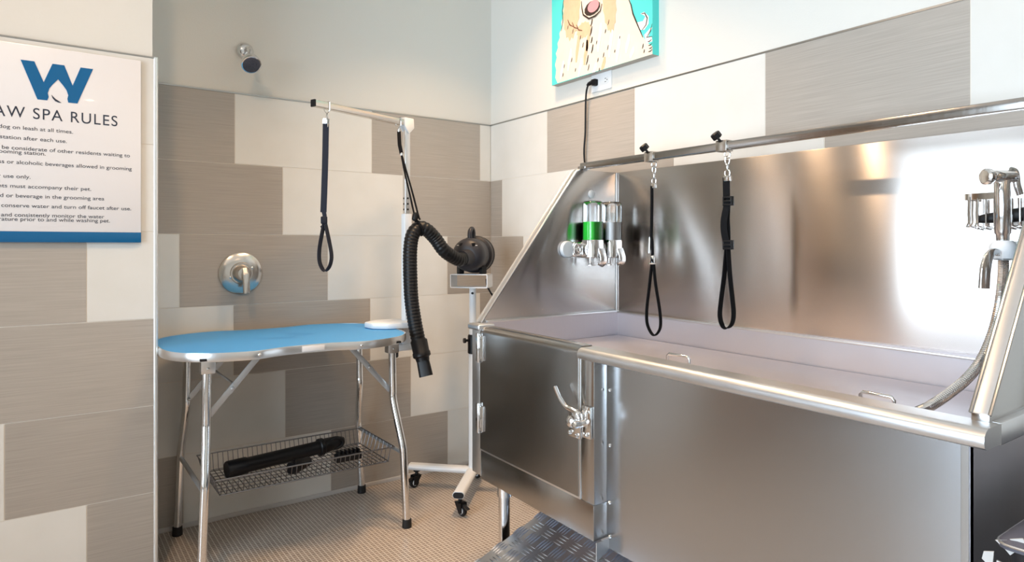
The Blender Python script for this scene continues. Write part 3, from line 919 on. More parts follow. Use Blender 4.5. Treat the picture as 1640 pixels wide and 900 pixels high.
# tail tufts at the right
for (pts) in ([(1020, 36), (1030, 34), (1034, 26), (1026, 22), (1032, 19), (1039, 26), (1039, 38), (1032, 48), (1026, 48)], [(1032, 56), (1043, 44), (1045, 44), (1038, 60), (1044, 58), (1045, 66), (1036, 70)]):
    paint(b, [cpx(u, v) for u, v in pts], 2, lift=0.0006)
# ink strokes: outline, fur ticks
def stroke(pts, wd=0.0035, mi=4, lift=0.0014):
    q = [Vector(cpx(u, v)) for u, v in pts]
    L_, R_ = [], []
    n = len(q)
    for i in range(n):
        t = (q[min(n - 1, i + 1)] - q[max(0, i - 1)]).normalized(); s = Vector((-t.y, t.x))
        k = wd * (0.25 + 0.75 * math.sin(PI * (i + 0.35) / (n - 0.3)))
        L_.append(q[i] + s * k / 2); R_.append(q[i] - s * k / 2)
    paint(b, [tuple(p) for p in L_] + [tuple(p) for p in R_[::-1]], mi, lift=lift)
stroke([(1006, -4), (1011, 8), (1014, 22), (1019, 34), (1025, 48), (1030, 60)], 0.006)
stroke([(1028, 22), (1033, 21), (1037, 29), (1035, 40), (1029, 48)], 0.005)
stroke([(1045, 38), (1042, 50), (1036, 60), (1046, 58)], 0.005)
stroke([(932, 2), (933, 14), (935, 24), (944, 30), (954, 26), (962, 18), (965, 6)], 0.008, lift=0.0036)
stroke([(903, 0), (901, 18), (902, 34), (899, 50)], 0.004)
for u, v, L_ in ((948, 36, 12), (947, 50, 16), (948, 64, 10), (949, 78, 14), (970, 50, 7), (956, 68, 6), (974, 76, 8), (967, 88, 8), (930, 60, 7), (934, 72, 8), (985, 82, 5), (916, 96, 7), (904, 106, 6), (941, 96, 16), (943, 108, 10), (958, 96, 7), (993, 60, 5), (918, 50, 8), (910, 44, 7), (975, 36, 9), (1030, 74, 8), (1032, 82, 6), (902, 120, 6), (960, 112, 7), (922, 112, 6)):
    stroke([(u + L_ * 0.10, v - L_ / 2), (u + L_ * 0.05, v - L_ * 0.2), (u, v + L_ * 0.15), (u - L_ * 0.12, v + L_ / 2)], 0.007 if u in (948, 947, 949, 941) else 0.0045, lift=0.0016)
for u, v, L_, mi in ((925, 75, 50, 1), (938, 84, 40, 1), (960, 60, 46, 2), (978, 66, 52, 2), (912, 96, 36, 2), (929, 108, 30, 2), (966, 104, 26, 1), (990, 78, 44, 2), (952, 112, 24, 2), (942, 62, 40, 1), (900, 112, 30, 2), (1005, 70, 30, 2), (1012, 84, 18, 2)):
    stroke([(u + 3, v - L_ / 2), (u + 2, v - L_ * 0.2), (u - 0.5, v + L_ * 0.15), (u - 2, v + L_ / 2)], 0.020, mi, lift=0.0011)
for u, v in ((1041, 66), (1042, 72), (1043, 77), (1042, 82)): stroke([(u - 3, v + 1), (u, v), (u + 3, v - 3)], 0.004, lift=0.0016)
for u in (1, 2, 3): stroke([(903 + u * 7, 28 + u * 4), (906 + u * 7, 36 + u * 4), (912 + u * 7, 40 + u * 3)], 0.006, 5, lift=0.0022)
obj('painted_dog', b, [M['p_cream'], M['p_tan'], M['p_white'], M['p_pink'], M['p_black'], M['p_brown']], dp)

# ================================================================== SHOWER HEAD AND VALVE
sh = thing('wall_shower', 'chrome shower head high on the back wall', 'shower head', (-1.286, PT, 2.0))
c = onY(392, 82, PT)
b = new(); lathe(b, [(0.037, 0), (0.036, 0.006), (0.030, 0.014), (0.020, 0.020), (0.011, 0.022)], c, axis=(0, -1, 0), n=32)
obj('flange', b, M['chrome'], sh)
hc = P(402, 104, ((-1.282 - CX) * sa + (-0.16 - CY) * ca))
hc = onY(401.5, 101, -0.135)
b = new()
ax = Vector((0.0, -0.74, -0.67)).normalized()
tube(b, smooth_path([c, c + Vector((0, -0.05, 0.0)), c + Vector((0.0, -0.085, -0.015)), hc - ax * 0.03], 6), 0.010, 12)
obj('arm', b, M['chrome'], sh)
b = new()
lathe(b, [(0.012, -0.050), (0.017, -0.044), (0.015, -0.034), (0.025, -0.026), (0.038, -0.010), (0.041, 0.008), (0.039, 0.016), (0.0355, 0.017)], hc, axis=ax, n=36)
hd = obj('head', b, M['chrome'], sh)
b = new()
q = Vector((0, 0, 1)).rotation_difference(ax).to_matrix()
lathe(b, [(0.0355, 0.0168), (0.032, 0.0185), (0, 0.0185)], hc, axis=ax, n=32)
for ring, n in ((0.008, 6), (0.016, 12), (0.025, 18)):
    for i in range(n):
        a = 2 * PI * i / n
        lathe(b, [(0.0016, 0.018), (0.001, 0.0215)], hc + q @ Vector((ring * math.cos(a), ring * math.sin(a), 0)), axis=ax, n=6)
obj('spray_face', b, M['bin_lid'], hd)

fv = thing('shower_valve', 'round brushed nickel shower valve with lever handle on the back wall', 'shower valve', (-1.305, 0, 1.05))
c = Vector((-1.305, 0, 1.052))
b = new(); lathe(b, [(0.091, 0), (0.0905, 0.004), (0.084, 0.010), (0.060, 0.016), (0.048, 0.018), (0.045, 0.022), (0, 0.022)], c, axis=(0, -1, 0), n=56)
obj('escutcheon', b, M['nickel'], fv)
b = new(); lathe(b, [(0.040, 0.02), (0.036, 0.034), (0.030, 0.052), (0.024, 0.060), (0, 0.061)], c, axis=(0, -1, 0), n=36)
obj('hub', b, M['nickel'], fv)
b = new()
sweep(b, smooth_path([c + Vector((0.003, -0.056, 0.022)), c + Vector((0.004, -0.066, 0.0)), c + Vector((0.006, -0.072, -0.04)), c + Vector((0.007, -0.074, -0.085))], 6), rrect(0.028, 0.014, 0.006, 4), up=(0, -1, 0), scale=lambda i: [0.75, 1.0, 1.0, 0.95][min(3, i // 6)])
obj('lever', b, M['nickel'], fv)
for a in (0.6, 3.6):
    b = new(); lathe(b, [(0.006, 0), (0.006, 0.003), (0.003, 0.005), (0, 0.005)], c + Vector((0.042 * math.cos(a) * 1.2, -0.016, 0.042 * math.sin(a) * 0.9)), axis=(0, -1, 0), n=10)
    obj('screw', b, M['chrome'], fv)

# ================================================================== RULES SIGN
YS = LY - 0.012
sx0, sx1 = -2.62, onY(226, 200, YS).x
sz0, sz1 = 1.182, 1.812
sg = thing('rules_sign', 'white rules board with blue logo and blue bottom band on the tiled partition', 'sign', ((sx0 + sx1) / 2, LY, sz0))
b = new(); bx(b, sx0, sx1, YS, LY - 0.004, sz0 + 0.034, sz1, 0.0025)
bx(b, sx0 + 0.05, sx1 - 0.05, LY - 0.004, LY, sz0 + 0.05, sz1 - 0.05)
obj('panel', b, M['sign_white'], sg)
b = new(); bx(b, sx0, sx1, YS, LY - 0.004, sz0, sz0 + 0.0345, 0.001)
obj('blue_band', b, M['sign_blue'], sg)
W = [(-2.0638, 1.7605), (-2.0285, 1.7605), (-2.0041, 1.6975), (-1.981, 1.7605), (-1.9492, 1.7605), (-1.9265, 1.6975), (-1.9047, 1.7605), (-1.8698, 1.7605), (-1.9134, 1.6405), (-1.9385, 1.6405)]
drop_edge = [(-1.941, 1.652), (-1.9385, 1.664), (-1.943, 1.680), (-1.952, 1.694), (-1.966, 1.7125), (-1.980, 1.694), (-1.989, 1.680), (-1.9935, 1.664), (-1.991, 1.652), (-1.9945, 1.6405)]
W2 = W + drop_edge + [(-2.0204, 1.6405)]
b = new(); poly_prism(b, [(x, YS, z) for x, z in W2], (0, -0.0012, 0))
obj('logo', b, M['sign_blue'], sg)
b = new()
arc = [(-1.984, 1.660), (-1.981, 1.650), (-1.974, 1.641), (-1.965, 1.637), (-1.957, 1.637)]
arc2 = [(-1.964, 1.642), (-1.972, 1.647), (-1.979, 1.654)]
poly_prism(b, [(x, YS, z) for x, z in arc + arc2], (0, -0.0012, 0))
obj('drop_mark', b, M['ink'], sg)
def text(name, s, x0, x1, zb, capf, parent, m, fit=True, spacing=1.0):
    cu = bpy.data.curves.new(name, 'FONT')
    cu.body = s; cu.extrude = 0.0; cu.space_character = spacing
    to = bpy.data.objects.new(name, cu); COL.objects.link(to)
    dg = bpy.context.evaluated_depsgraph_get(); dg.update()
    me = bpy.data.meshes.new_from_object(to.evaluated_get(dg))
    bpy.data.objects.remove(to)
    b = bmesh.new(); b.from_mesh(me)
    xs = [v.co.x for v in b.verts]
    k = (x1 - x0) / (max(xs) - min(xs)); mn = min(xs)
    kz = capf
    for v in b.verts: v.co = Vector((x0 + (v.co.x - mn) * k, YS - 0.0006, zb + v.co.y * kz))
    fs = b.faces[:]
    r = bmesh.ops.extrude_face_region(b, geom=fs)
    for g in r['geom']:
        if isinstance(g, bmesh.types.BMVert): g.co.y += 0.0006
    bpy.data.meshes.remove(me)
    return obj(name, b, m, parent)
def tx(u): return onY(u, 250, YS).x
text('heading_text', 'PAW SPA RULES', tx(-26), tx(188), 1.577, 0.0505, sg, M['ink'], spacing=1.15)
for s, u0, u1, zb in (('dog on leash at all times.', -2, 117, 1.5395), ('station after each use.', 0, 107, 1.507), ('be considerate of other residents waiting to', 3, 208, 1.4745),
                      ('ooming station.', -2, 73, 1.4615), ('ss or alcoholic beverages allowed in grooming', -2, 211, 1.4295), ('r use only.', -3, 49, 1.3845),
                      ('nts must accompany their pet.', -3, 146, 1.354), ('d or beverage in the grooming area', 0, 167, 1.3235), ('conserve water and turn off faucet after use.', 2, 210, 1.2925),
                      ('and consistently monitor the water', 2, 167, 1.263), ('rature prior to and while washing pet.', -2, 176, 1.2495)):
    text('rule_text', s, tx(u0), tx(u1), zb, 0.0170, sg, M['ink'])

# ================================================================== GROOMING TABLE
TZ = 0.81
gt = thing('grooming_table', 'folding grooming table with blue bone shaped top and tubular steel legs', 'grooming table', (-1.21, -0.355, 0))
xl, xr = -1.672, -0.762
def outline(off=0.0, n=96):
    """bone-shaped outline: rounded ends, gently waisted middle"""
    o = []
    xm, hl = (xl + xr) / 2, (xr - xl) / 2
    for i in range(n):
        a = 2 * PI * i / n
        cx_, sy_ = math.cos(a), math.sin(a)
        ex = 2 / 3.2
        x = math.copysign(abs(cx_) ** ex, cx_); y = math.copysign(abs(sy_) ** ex, sy_)
        wv = 0.334 - 0.048 * math.exp(-((x) / 0.34) ** 4)
        o.append(Vector((xm + x * (hl + off), -0.352 + y * (wv + off), 0)))
    return o
b = new()
poly_prism(b, [p + Vector((0, 0, TZ - 0.016)) for p in outline(-0.002)], (0, 0, 0.0165))
obj('tabletop', b, M['blue_mat'], gt)
b = new()
ring = outline(0)
sweep(b, [p + Vector((0, 0, TZ - 0.011)) for p in ring], [(-0.0025, -0.0155), (0.0025, -0.0165), (0.0045, -0.010), (0.0045, 0.007), (0.0025, 0.0135), (-0.0025, 0.0125)], closed=True, up=(0, 0, 1))
obj('edge_band', b, M['alu'], gt)
b = new(); bx(b, xl + 0.09, xr - 0.09, -0.64, -0.07, TZ - 0.024, TZ - 0.016)
obj('underside', b, M['black_matte'], gt)
def front_y(x):
    best = min((p for p in outline(0.005) if p.y < -0.352), key=lambda p: abs(p.x - x)); return best.y
# white sticker and screws on the front edge
sxa, sxb = onY(486, 557, front_y(-1.1)).x, onY(522, 555, front_y(-1.1)).x
b = new(); yv = front_y((sxa + sxb) / 2) - 0.0008; bx(b, sxa, sxb, yv - 0.0012, yv + 0.002, TZ - 0.022, TZ - 0.002, 0.0004)
obj('sticker', b, M['sticker'], gt, 'blank white sticker')
for u, v in ((411, 569), (573, 553)):
    xx = onY(u, v, -0.64).x
    b = new(); lathe(b, [(0.005, 0), (0.005, 0.002), (0.003, 0.004), (0, 0.0045)], (xx, front_y(xx) + 0.001, TZ - 0.012), axis=(0, -1, 0), n=12)
    obj('screw', b, M['chrome'], gt)
# legs
def leg(xt, xf, yt, yf):
    pts = [(xt, yt, TZ - 0.025), (xt + (xf - xt) * 0.12, yt, 0.56), (xt + (xf - xt) * 0.16, yt + (yf - yt) * 0.06, 0.515), (xt + (xf - xt) * 0.5, yt + (yf - yt) * 0.88, 0.36), (xt + (xf - xt) * 0.6, yf, 0.315), (xf, yf, 0.012)]
    out = [Vector(pts[0]), Vector(pts[1])] + smooth_path(pts[1:5], 5)[1:] + [Vector(pts[5])]
    b = new(); tube(b, out, 0.0155, 16)
    lg = obj('leg', b, M['chrome'], gt)
    b = new(); lathe(b, [(0.019, 0), (0.020, 0.004), (0.0185, 0.035), (0.016, 0.036)], (xf, yf, 0.0), n=18)
    obj('rubber_foot', b, M['black_matte'], lg)
    b = new(); bx(b, xt - 0.024, xt + 0.024, yt - 0.02, yt + 0.02, TZ - 0.088, TZ - 0.022, 0.003)
    lathe(b, [(0.005, 0), (0.003, 0.003), (0, 0.0035)], (xt, yt - 0.020, TZ - 0.070), axis=(0, -1, 0), n=10)
    obj('leg_bracket', b, M['alu'], lg)
    return out
LXT, LXF, RXT, RXF = -1.535, -1.562, -0.812, -0.772
legs = {}
legs['FL'] = leg(LXT, LXF, -0.505, -0.545)
legs['BL'] = leg(LXT, LXF, -0.115, -0.058)
legs['FR'] = leg(RXT, RXF, -0.470, -0.530)
legs['BR'] = leg(RXT, RXF, -0.115, -0.055)
for x in (LXF + 0.012, RXF - 0.018):
    b = new(); tube(b, [(x, -0.515, 0.312), (x, -0.075, 0.312)], 0.0085, 12)
    obj('cross_bar', b, M['galv'], gt)
# folding braces
def brace(p0, p1, knee=0.55):
    p0, p1 = Vector(p0), Vector(p1)
    m = p0.lerp(p1, knee)
    b = new()
    sweep(b, [p0, m + (p1 - p0).normalized() * 0.02], rrect(0.004, 0.022, 0.001, 2), up=(0, 0, 1))
    off = Vector((0, 0.006, 0))
    sweep(b, [m - (p1 - p0).normalized() * 0.02 + off, p1 + off], rrect(0.004, 0.022, 0.001, 2), up=(0, 0, 1))
    for p in (p0, m, p1):
        lathe(b, [(0.006, -0.004), (0.006, 0.010), (0.003, 0.012)], p, axis=(0, -1, 0), n=10)
    return obj('folding_brace', b, M['galv'], gt)
brace((-1.350, -0.500, 0.776), (LXT + 0.004, -0.488, 0.560))
brace((-1.345, -0.130, 0.776), (LXT + 0.004, -0.132, 0.560))
brace((-1.000, -0.440, 0.776), (RXT + 0.003, -0.452, 0.560), 0.5)
b = new(); tube(b, [(-1.445, -0.500, 0.672), (-1.445, -0.130, 0.672)], 0.004, 8)
obj('brace_link', b, M['galv'], gt)
# wire basket
bx0, bx1, by0, by1 = -1.500, -0.800, -0.470, -0.115
zb, zt = 0.262, 0.325
b = new()
for zz, ins, r in ((zt, 0.0, 0.0030), (zb, 0.018, 0.0024)):
    tube(b, [(bx0 + ins, by0 + ins, zz), (bx1 - ins, by0 + ins, zz), (bx1 - ins, by1 - ins, zz), (bx0 + ins, by1 - ins, zz)], r, 6, closed=True)
n = 34
for i in range(n + 1):
    x = bx0 + 0.02 + (bx1 - bx0 - 0.04) * i / n
    tube(b, [(x, by0, zt), (x, by0 + 0.016, zb + 0.004), (x, by0 + 0.022, zb), (x, by1 - 0.022, zb), (x, by1 - 0.016, zb + 0.004), (x, by1, zt)], 0.0016, 5)
for j in range(9):
    y = by0 + 0.03 + (by1 - by0 - 0.06) * j / 8
    tube(b, [(bx0, y, zt), (bx0 + 0.016, y, zb + 0.004), (bx0 + 0.022, y, zb - 0.002), (bx1 - 0.022, y, zb - 0.002), (bx1 - 0.016, y, zb + 0.004), (bx1, y, zt)], 0.0016 if j % 2 else 0.0020, 5)
obj('wire_basket', b, M['wire'], gt)

# tools lying in the basket
hx = thing('hose_tube', 'long black dryer hose tube with handle end in the wire basket', 'hose tube', (-1.15, -0.24, zb))
bb_ = zb + 0.003
p0 = Vector((-1.424, -0.285, bb_ + 0.034)); p1 = Vector((-1.04, -0.22, bb_ + 0.036)); p2 = Vector((-0.920, -0.20, bb_ + 0.044))
dirv = (p1 - p0).normalized()
b = new()
L = (p1 - p0).length
lathe(b, [(0.031, 0), (0.033, 0.004), (0.033, 0.075), (0.0295, 0.082), (0.0285, L - 0.01), (0.030, L)], p0, axis=dirv, n=28)
obj('barrel', b, M['black'], hx)
b = new(); lathe(b, [(0.033, 0), (0.037, 0.004), (0.037, 0.020), (0.033, 0.024)], p1, axis=dirv, n=28)
obj('collar', b, M['black'], hx)
b = new()
sweep(b, [p1 + dirv * 0.02, p1.lerp(p2, 0.35), p1.lerp(p2, 0.75), p2], rrect(0.06, 0.056, 0.02, 4), up=(0, 0, 1), scale=[0.95, 1.0, 0.85, 0.5])
obj('nozzle_end', b, M['black'], hx)
b = new()
q0 = p2 + Vector((-0.045, -0.012, 0.0))
tube(b, [q0 + Vector((0.035 * math.cos(a), -0.014, 0.022 * math.sin(a))) for a in [2 * PI * k / 20 for k in range(20)]], 0.008, 8, closed=True)
obj('grip_loop', b, M['black'], hx)
def nozzle(cx_, cy_, yaw, lab, wide):
    t = thing('dryer_nozzle', lab, 'nozzle', (cx_, cy_, bb_), 'loose dryer nozzles in the wire basket')
    d = Vector((math.cos(yaw), math.sin(yaw), 0.0))
    b = new()
    if wide:
        sweep(b, [Vector((cx_, cy_, bb_ + 0.026)) + d * s for s in (-0.05, -0.02, 0.0, 0.05)], rrect(0.05, 0.05, 0.022, 4), up=(0, 0, 1), scale=[0.9, 1.0, 0.95, 0.7])
    else:
        bx(b, cx_ - 0.055, cx_ + 0.055, cy_ - 0.02, cy_ + 0.02, bb_, bb_ + 0.032, 0.005)
    obj('body', b, M['black'], t)
    b = new()
    if wide:
        tube(b, [Vector((cx_, cy_, bb_ + 0.026)) + d * (-0.03) + Vector((0.0 * math.cos(a), 0.027 * math.cos(a), 0.027 * math.sin(a) )) for a in [2 * PI * k / 16 for k in range(16)]], 0.003, 6, closed=True)
    else:
        for k in range(6): bx(b, cx_ - 0.047 + k * 0.0175, cx_ - 0.04 + k * 0.0175, cy_ - 0.018, cy_ + 0.018, bb_ + 0.030, bb_ + 0.045, 0.002)
    obj('collar' if wide else 'comb_teeth', b, M['black'], t)
nozzle(-1.165, -0.365, 0.5, 'small black cone nozzle in the middle of the wire basket', True)
nozzle(-0.955, -0.345, 0.0, 'black comb nozzle at the right end of the wire basket', False)

# ------------------------------------------------------------------ grooming arm clamped on the table
ga = thing('grooming_post', 'white clamp post with silver overhead arm at the right end of the table', 'grooming arm', (-0.675, -0.325, TZ))
AX, AY = -0.672, -0.325
b = new()
poly_prism(b, [(-0.69, -0.43, TZ + 0.0015), (-0.80, -0.41, TZ + 0.0015), (-0.855, -0.36, TZ + 0.0015), (-0.86, -0.29, TZ + 0.0015), (-0.80, -0.24, TZ + 0.0015), (-0.69, -0.235, TZ + 0.0015), (-0.64, -0.27, TZ + 0.0015), (-0.64, -0.39, TZ + 0.0015)], (0, 0, 0.026), 0.008)
obj('clamp_plate', b, M['white_metal'], ga)
b = new()
bx(b, -0.745, -0.650, -0.365, -0.285, TZ - 0.105, TZ - 0.075, 0.005); bx(b, -0.705, -0.650, -0.36, -0.29, TZ - 0.080, TZ + 0.004, 0.004)
obj('clamp_jaw', b, M['white_metal'], ga)
b = new()
lathe(b, [(0.006, 0), (0.006, 0.045)], (-0.735, -0.325, TZ - 0.135), n=10)
lathe(b, [(0.019, 0), (0.021, 0.004), (0.021, 0.020), (0.016, 0.026)], (-0.735, -0.325, TZ - 0.135), n=16)
obj('clamp_knob', b, M['black'], ga)
zl, zu = 1.314, 1.722
b = new(); sweep(b, [(AX, AY, TZ + 0.02), (AX, AY, zl)], rrect(0.037, 0.037, 0.005, 3), up=(0, 1, 0))
obj('lower_post', b, M['white_metal'], ga)
b = new()
sweep(b, [(AX, AY, zl - 0.02), (AX, AY, zu + 0.01)], rrect(0.026, 0.026, 0.003, 3), up=(0, 1, 0))
up_ = obj('upper_post', b, M['alu'], ga)
b = new()
for k in range(3): lathe(b, [(0.0045, 0), (0.0045, 0.001)], (AX - 0.0132, AY, zl + 0.02 + 0.025 * k), axis=(-1, 0, 0), n=10)
for k in range(3): lathe(b, [(0.0045, 0), (0.0045, 0.001)], (AX, AY - 0.0132, zl + 0.02 + 0.025 * k), axis=(0, -1, 0), n=10)
obj('adjust_hole', b, M['black'], up_)
A0 = Vector((AX, AY, zu)); A1 = onZ(502, 165, zu)
ad = (A1 - A0).normalized()
b = new(); sweep(b, [A0 - ad * 0.005, A1], rrect(0.026, 0.026, 0.003, 3), up=(0, 0, 1))
obj('overhead_arm', b, M['nickel'], ga)
b = new(); sweep(b, [A1 - ad * 0.001, A1 + ad * 0.0025], rrect(0.028, 0.028, 0.003, 3), up=(0, 0, 1))
obj('end_cap', b, M['black'], ga)
b = new()
sd_ = Vector((0, 0, 1)).cross(ad)
poly_prism(b, [A0 - ad * 0.030 + Vector((0, 0, 0.024)) + sd_ * 0.018, A0 + ad * 0.028 + Vector((0, 0, 0.022)) + sd_ * 0.018, A0 + ad * 0.028 + Vector((0, 0, -0.016)) + sd_ * 0.018, A0 + ad * 0.0 + Vector((0, 0, -0.050)) + sd_ * 0.018, A0 - ad * 0.034 + Vector((0, 0, -0.02)) + sd_ * 0.018], -sd_ * 0.036, 0.004)
obj('corner_bracket', b, M['white_metal'], ga)
# navy loop hanging from the arm's end
T1 = A0 + ad * ((A1 - A0).length - 0.066)
depth1 = (T1.x - CX) * sa + (T1.y - CY) * ca
gl = thing('hanging_loop', 'navy nylon grooming loop hanging from the free end of the overhead arm', 'leash', tuple(T1))
b = new()
zt_ = zu - 0.013
cr = [T1 + Vector((0, 0, -0.013)) + ad * 0.012 * math.sin(a) + Vector((0, 0, 0.0)) for a in [0]]
# wire eye round the arm and a small snap hook
eye = [T1 + sd_ * (0.0165 * c_) + Vector((0, 0, s_)) for c_, s_ in ((-1, 0.0165), (1, 0.0165), (1, -0.0165), (0.25, -0.028), (-0.25, -0.028), (-1, -0.0165))]
tube(b, eye, 0.0015, 6, closed=True)
hk = T1 + Vector((0, 0, -0.032))
snap_hook(b, hk, s=0.85)
obj('snap_hook', b, M['chrome'], gl)
def gp(u, v, dd=0): return P(u, v, depth1 + dd)
wside = Vector((ca, -sa, 0))     # roughly across the view: the webbing shows its flat side
b = new(); c = gp(522, 194); sweep(b, [gp(522.5, 190), gp(522, 198)], rrect(0.005, 0.026, 0.001, 2), up=wside)
obj('ferrule', b, M['chrome'], gl)
b = new()
ribbon(b, smooth_path([gp(522, 196), gp(521, 250), gp(519.5, 300), gp(518, 340)], 4), 0.024, 0.0032, wside)
ribbon(b, smooth_path([gp(518, 338), gp(520, 346), gp(518, 354), gp(520, 362)], 4), 0.015, 0.006, wside)
pth = smooth_path([gp(519, 358), gp(515, 378, -0.01), gp(511.5, 400, -0.012), gp(512, 420, -0.01), gp(519, 433), gp(527, 428, 0.01), gp(531, 412, 0.012), gp(528, 390, 0.01), gp(521, 358)], 5)
sweep(b, pth, rrect(0.0035, 0.020, 0.001, 2), up=lambda i: Vector((sa, ca, 0)) + wside * 0.5)
obj('strap', b, M['navy'], gl)
b = new(); c = gp(519, 353); bx(b, c.x - 0.012, c.x + 0.012, c.y - 0.008, c.y + 0.008, c.z - 0.014, c.z + 0.016, 0.004)
sweep(b, [gp(519, 360), gp(514, 364)], circ(0.0045, 8))
obj('slider', b, M['navy'], gl)

# ------------------------------------------------------------------ hair dryer on its stand
JX, JY = -0.33, -0.34
st = thing('dryer_stand', 'white dryer stand with caster legs beside the wash tub', 'dryer stand', (JX, JY, 0))
b = new(); sweep(b, [(JX, JY, 0.09), (JX, JY, 0.66)], circ(0.0195, 20))
obj('lower_post', b, M['white_metal'], st)
b = new(); sweep(b, [(JX, JY, 0.64), (JX, JY, 0.975)], circ(0.0165, 20))
u_ = obj('upper_post', b, M['white_metal'], st)
b = new(); lathe(b, [(0.006, 0), (0.006, 0.0015)], (JX - 0.010, JY - 0.0135, 0.945), axis=(-0.6, -0.8, 0), n=12)
obj('adjust_hole', b, M['black'], u_)
b = new(); lathe(b, [(0.019, 0), (0.024, 0.004), (0.024, 0.085), (0.020, 0.092)], (JX, JY, 0.655), n=20)
lathe(b, [(0.006, 0), (0.006, 0.016), (0.012, 0.018), (0.012, 0.028)], (JX - 0.02, JY, 0.72), axis=(-1, 0.2, 0), n=12)
obj('height_collar', b, M['black'], st)
for ang, L in ((134, 0.315), (227, 0.325), (316, 0.29), (46, 0.20)):
    d = Vector((math.cos(math.radians(ang)), math.sin(math.radians(ang)), 0))
    s = Vector((-d.y, d.x, 0))
    b = new()
    c0 = Vector((JX, JY, 0.098))
    sweep(b, [c0 + d * 0.005, c0 + d * L], rrect(0.052, 0.030, 0.0145, 5), up=(0, 0, 1))
    lg = obj('base_leg', b, M['white_metal'], st)
    b = new(); sweep(b, [c0 + d * L, c0 + d * (L + 0.004)], rrect(0.047, 0.025, 0.012, 5), up=(0, 0, 1))
    obj('leg_cap', b, M['black'], lg)
    b = new()
    cc = c0 + d * (L - 0.035) ; cc.z = 0
    wd = (s * 0.8 + d * 0.6).normalized()      # wheel heading
    ax = Vector((-wd.y, wd.x, 0))
    wc = cc + wd * 0.014 + Vector((0, 0, 0.0245))
    lathe(b, [(0.008, 0), (0.008, 0.02), (0.016, 0.022), (0.016, 0.03)], cc + Vector((0, 0, 0.054)), n=14)
    for sgn in (-1, 1):
        poly_prism(b, [wc + ax * sgn * 0.014 + wd * 0.012 + Vector((0, 0, -0.008)), wc + ax * sgn * 0.014 - wd * 0.004 + Vector((0, 0, -0.010)), cc + ax * sgn * 0.014 - wd * 0.018 + Vector((0, 0, 0.06)), cc + ax * sgn * 0.014 + wd * 0.024 + Vector((0, 0, 0.058))], ax * sgn * 0.004)
    bx(b, cc.x - 0.017, cc.x + 0.017, cc.y - 0.017, cc.y + 0.017, 0.052, 0.060, 0.002)
    if ang in (227, 134): sweep(b, [cc + wd * 0.02 + Vector((0, 0, 0.050)), cc + wd * 0.052 + Vector((0, 0, 0.036))], rrect(0.022, 0.005, 0.002, 2), up=(0, 0, 1))
    cs = obj('caster', b, M['black'], lg)
    b = new()
    lathe(b, [(0.015, -0.0085), (0.0225, -0.008), (0.0245, -0.005), (0.0245, 0.005), (0.0225, 0.008), (0.015, 0.0085)], wc, axis=ax, n=24)
    wh = obj('wheel', b, M['black_matte'], lg)
    b = new(); lathe(b, [(0.012, -0.0105), (0.0145, -0.010), (0.0145, 0.010), (0.012, 0.0105)], wc, axis=ax, n=18)
    obj('wheel_hub', b, M['frosted'], lg)
# cradle plate carrying the dryer
F0 = P(750, 415, 3.00); F1 = P(758, 407, 3.19)
da = Vector((-0.73, -0.683, 0)).normalized()           # dryer axis, pointing at the viewer and left
dsd = Vector((-da.y, da.x, 0))
cz_ = 0.975
b = new()
cc = Vector((JX, JY, 0)) + da * 0.02
zt2 = 1.036
hw = 0.088
loop = [cc - dsd * hw + Vector((0, 0, zt2)), cc - dsd * hw + Vector((0, 0, cz_)), cc + dsd * hw + Vector((0, 0, cz_)), cc + dsd * hw + Vector((0, 0, zt2))]
for a_, c_ in zip(loop, loop[1:] + loop[:1]):
    ext = (c_ - a_).normalized() * 0.0015
    sweep(b, [a_ - ext, c_ + ext], rect(0.003, 0.11), up=da)
obj('cradle', b, M['white_metal'], st)
hd = thing('pet_dryer', 'round black pet hair dryer with flexible hose on the white stand', 'hair dryer', tuple(cc + Vector((0, 0, zt2))))
axd = da
R = 0.080
ctr = cc + Vector((0, 0, zt2 + 0.0035 + 0.089))
b = new()
lathe(b, [(0.066, -0.115), (0.084, -0.108), (0.089, -0.100), (0.089, -0.045), (0.079, -0.040), (0.079, 0.045), (0.076, 0.062), (0.066, 0.078), (0.050, 0.088), (0.036, 0.092)], ctr, axis=axd, n=48)
bd = obj('housing', b, M['dryer'], hd)
b = new()
lathe(b, [(0.089, 0), (0.0912, 0.002), (0.0912, 0.006), (0.089, 0.008)], ctr - axd * 0.100, axis=axd, n=48)
obj('rear_ring', b, M['black'], hd)
nzc = ctr + axd * 0.085 + Vector((0, 0, -0.012)) + dsd * 0.0
nd = (axd * 0.75 + Vector((-0.45, 0.0, -0.10))).normalized()
b = new(); lathe(b, [(0.040, 0), (0.037, 0.014), (0.034, 0.03), (0.034, 0.045)], nzc - nd * 0.004, axis=nd, n=30)
obj('outlet_collar', b, M['dryer'], hd)
for sgn in (-1, 1):
    b = new()
    q = ctr + axd * 0.081 + dsd * sgn * 0.030 + Vector((0, 0, 0.048))
    bx(b, q.x - 0.008, q.x + 0.008, q.y - 0.008, q.y + 0.008, q.z - 0.008, q.z + 0.008, 0.003)
    obj('switch', b, M['black'], hd)
b = new()
for sgn in (-1, 1):
    for dz in (0.0, -0.012):
        q = ctr + axd * 0.0815 + dsd * (sgn * 0.030 + 0.012 * sgn) + Vector((0, 0, 0.044 + dz))
        sweep(b, [q - dsd * 0.007, q + dsd * 0.007], circ(0.0014, 6))
obj('switch_mark', b, M['sticker'], hd)
b = new()
hp = [ctr + axd * s_ + Vector((0, 0, z_)) for s_, z_ in ((0.035, 0.070), (0.034, 0.098), (0.022, 0.118), (-0.008, 0.122), (-0.026, 0.108), (-0.03, 0.078))]
sweep(b, smooth_path(hp, 5), rrect(0.024, 0.018, 0.008, 3))
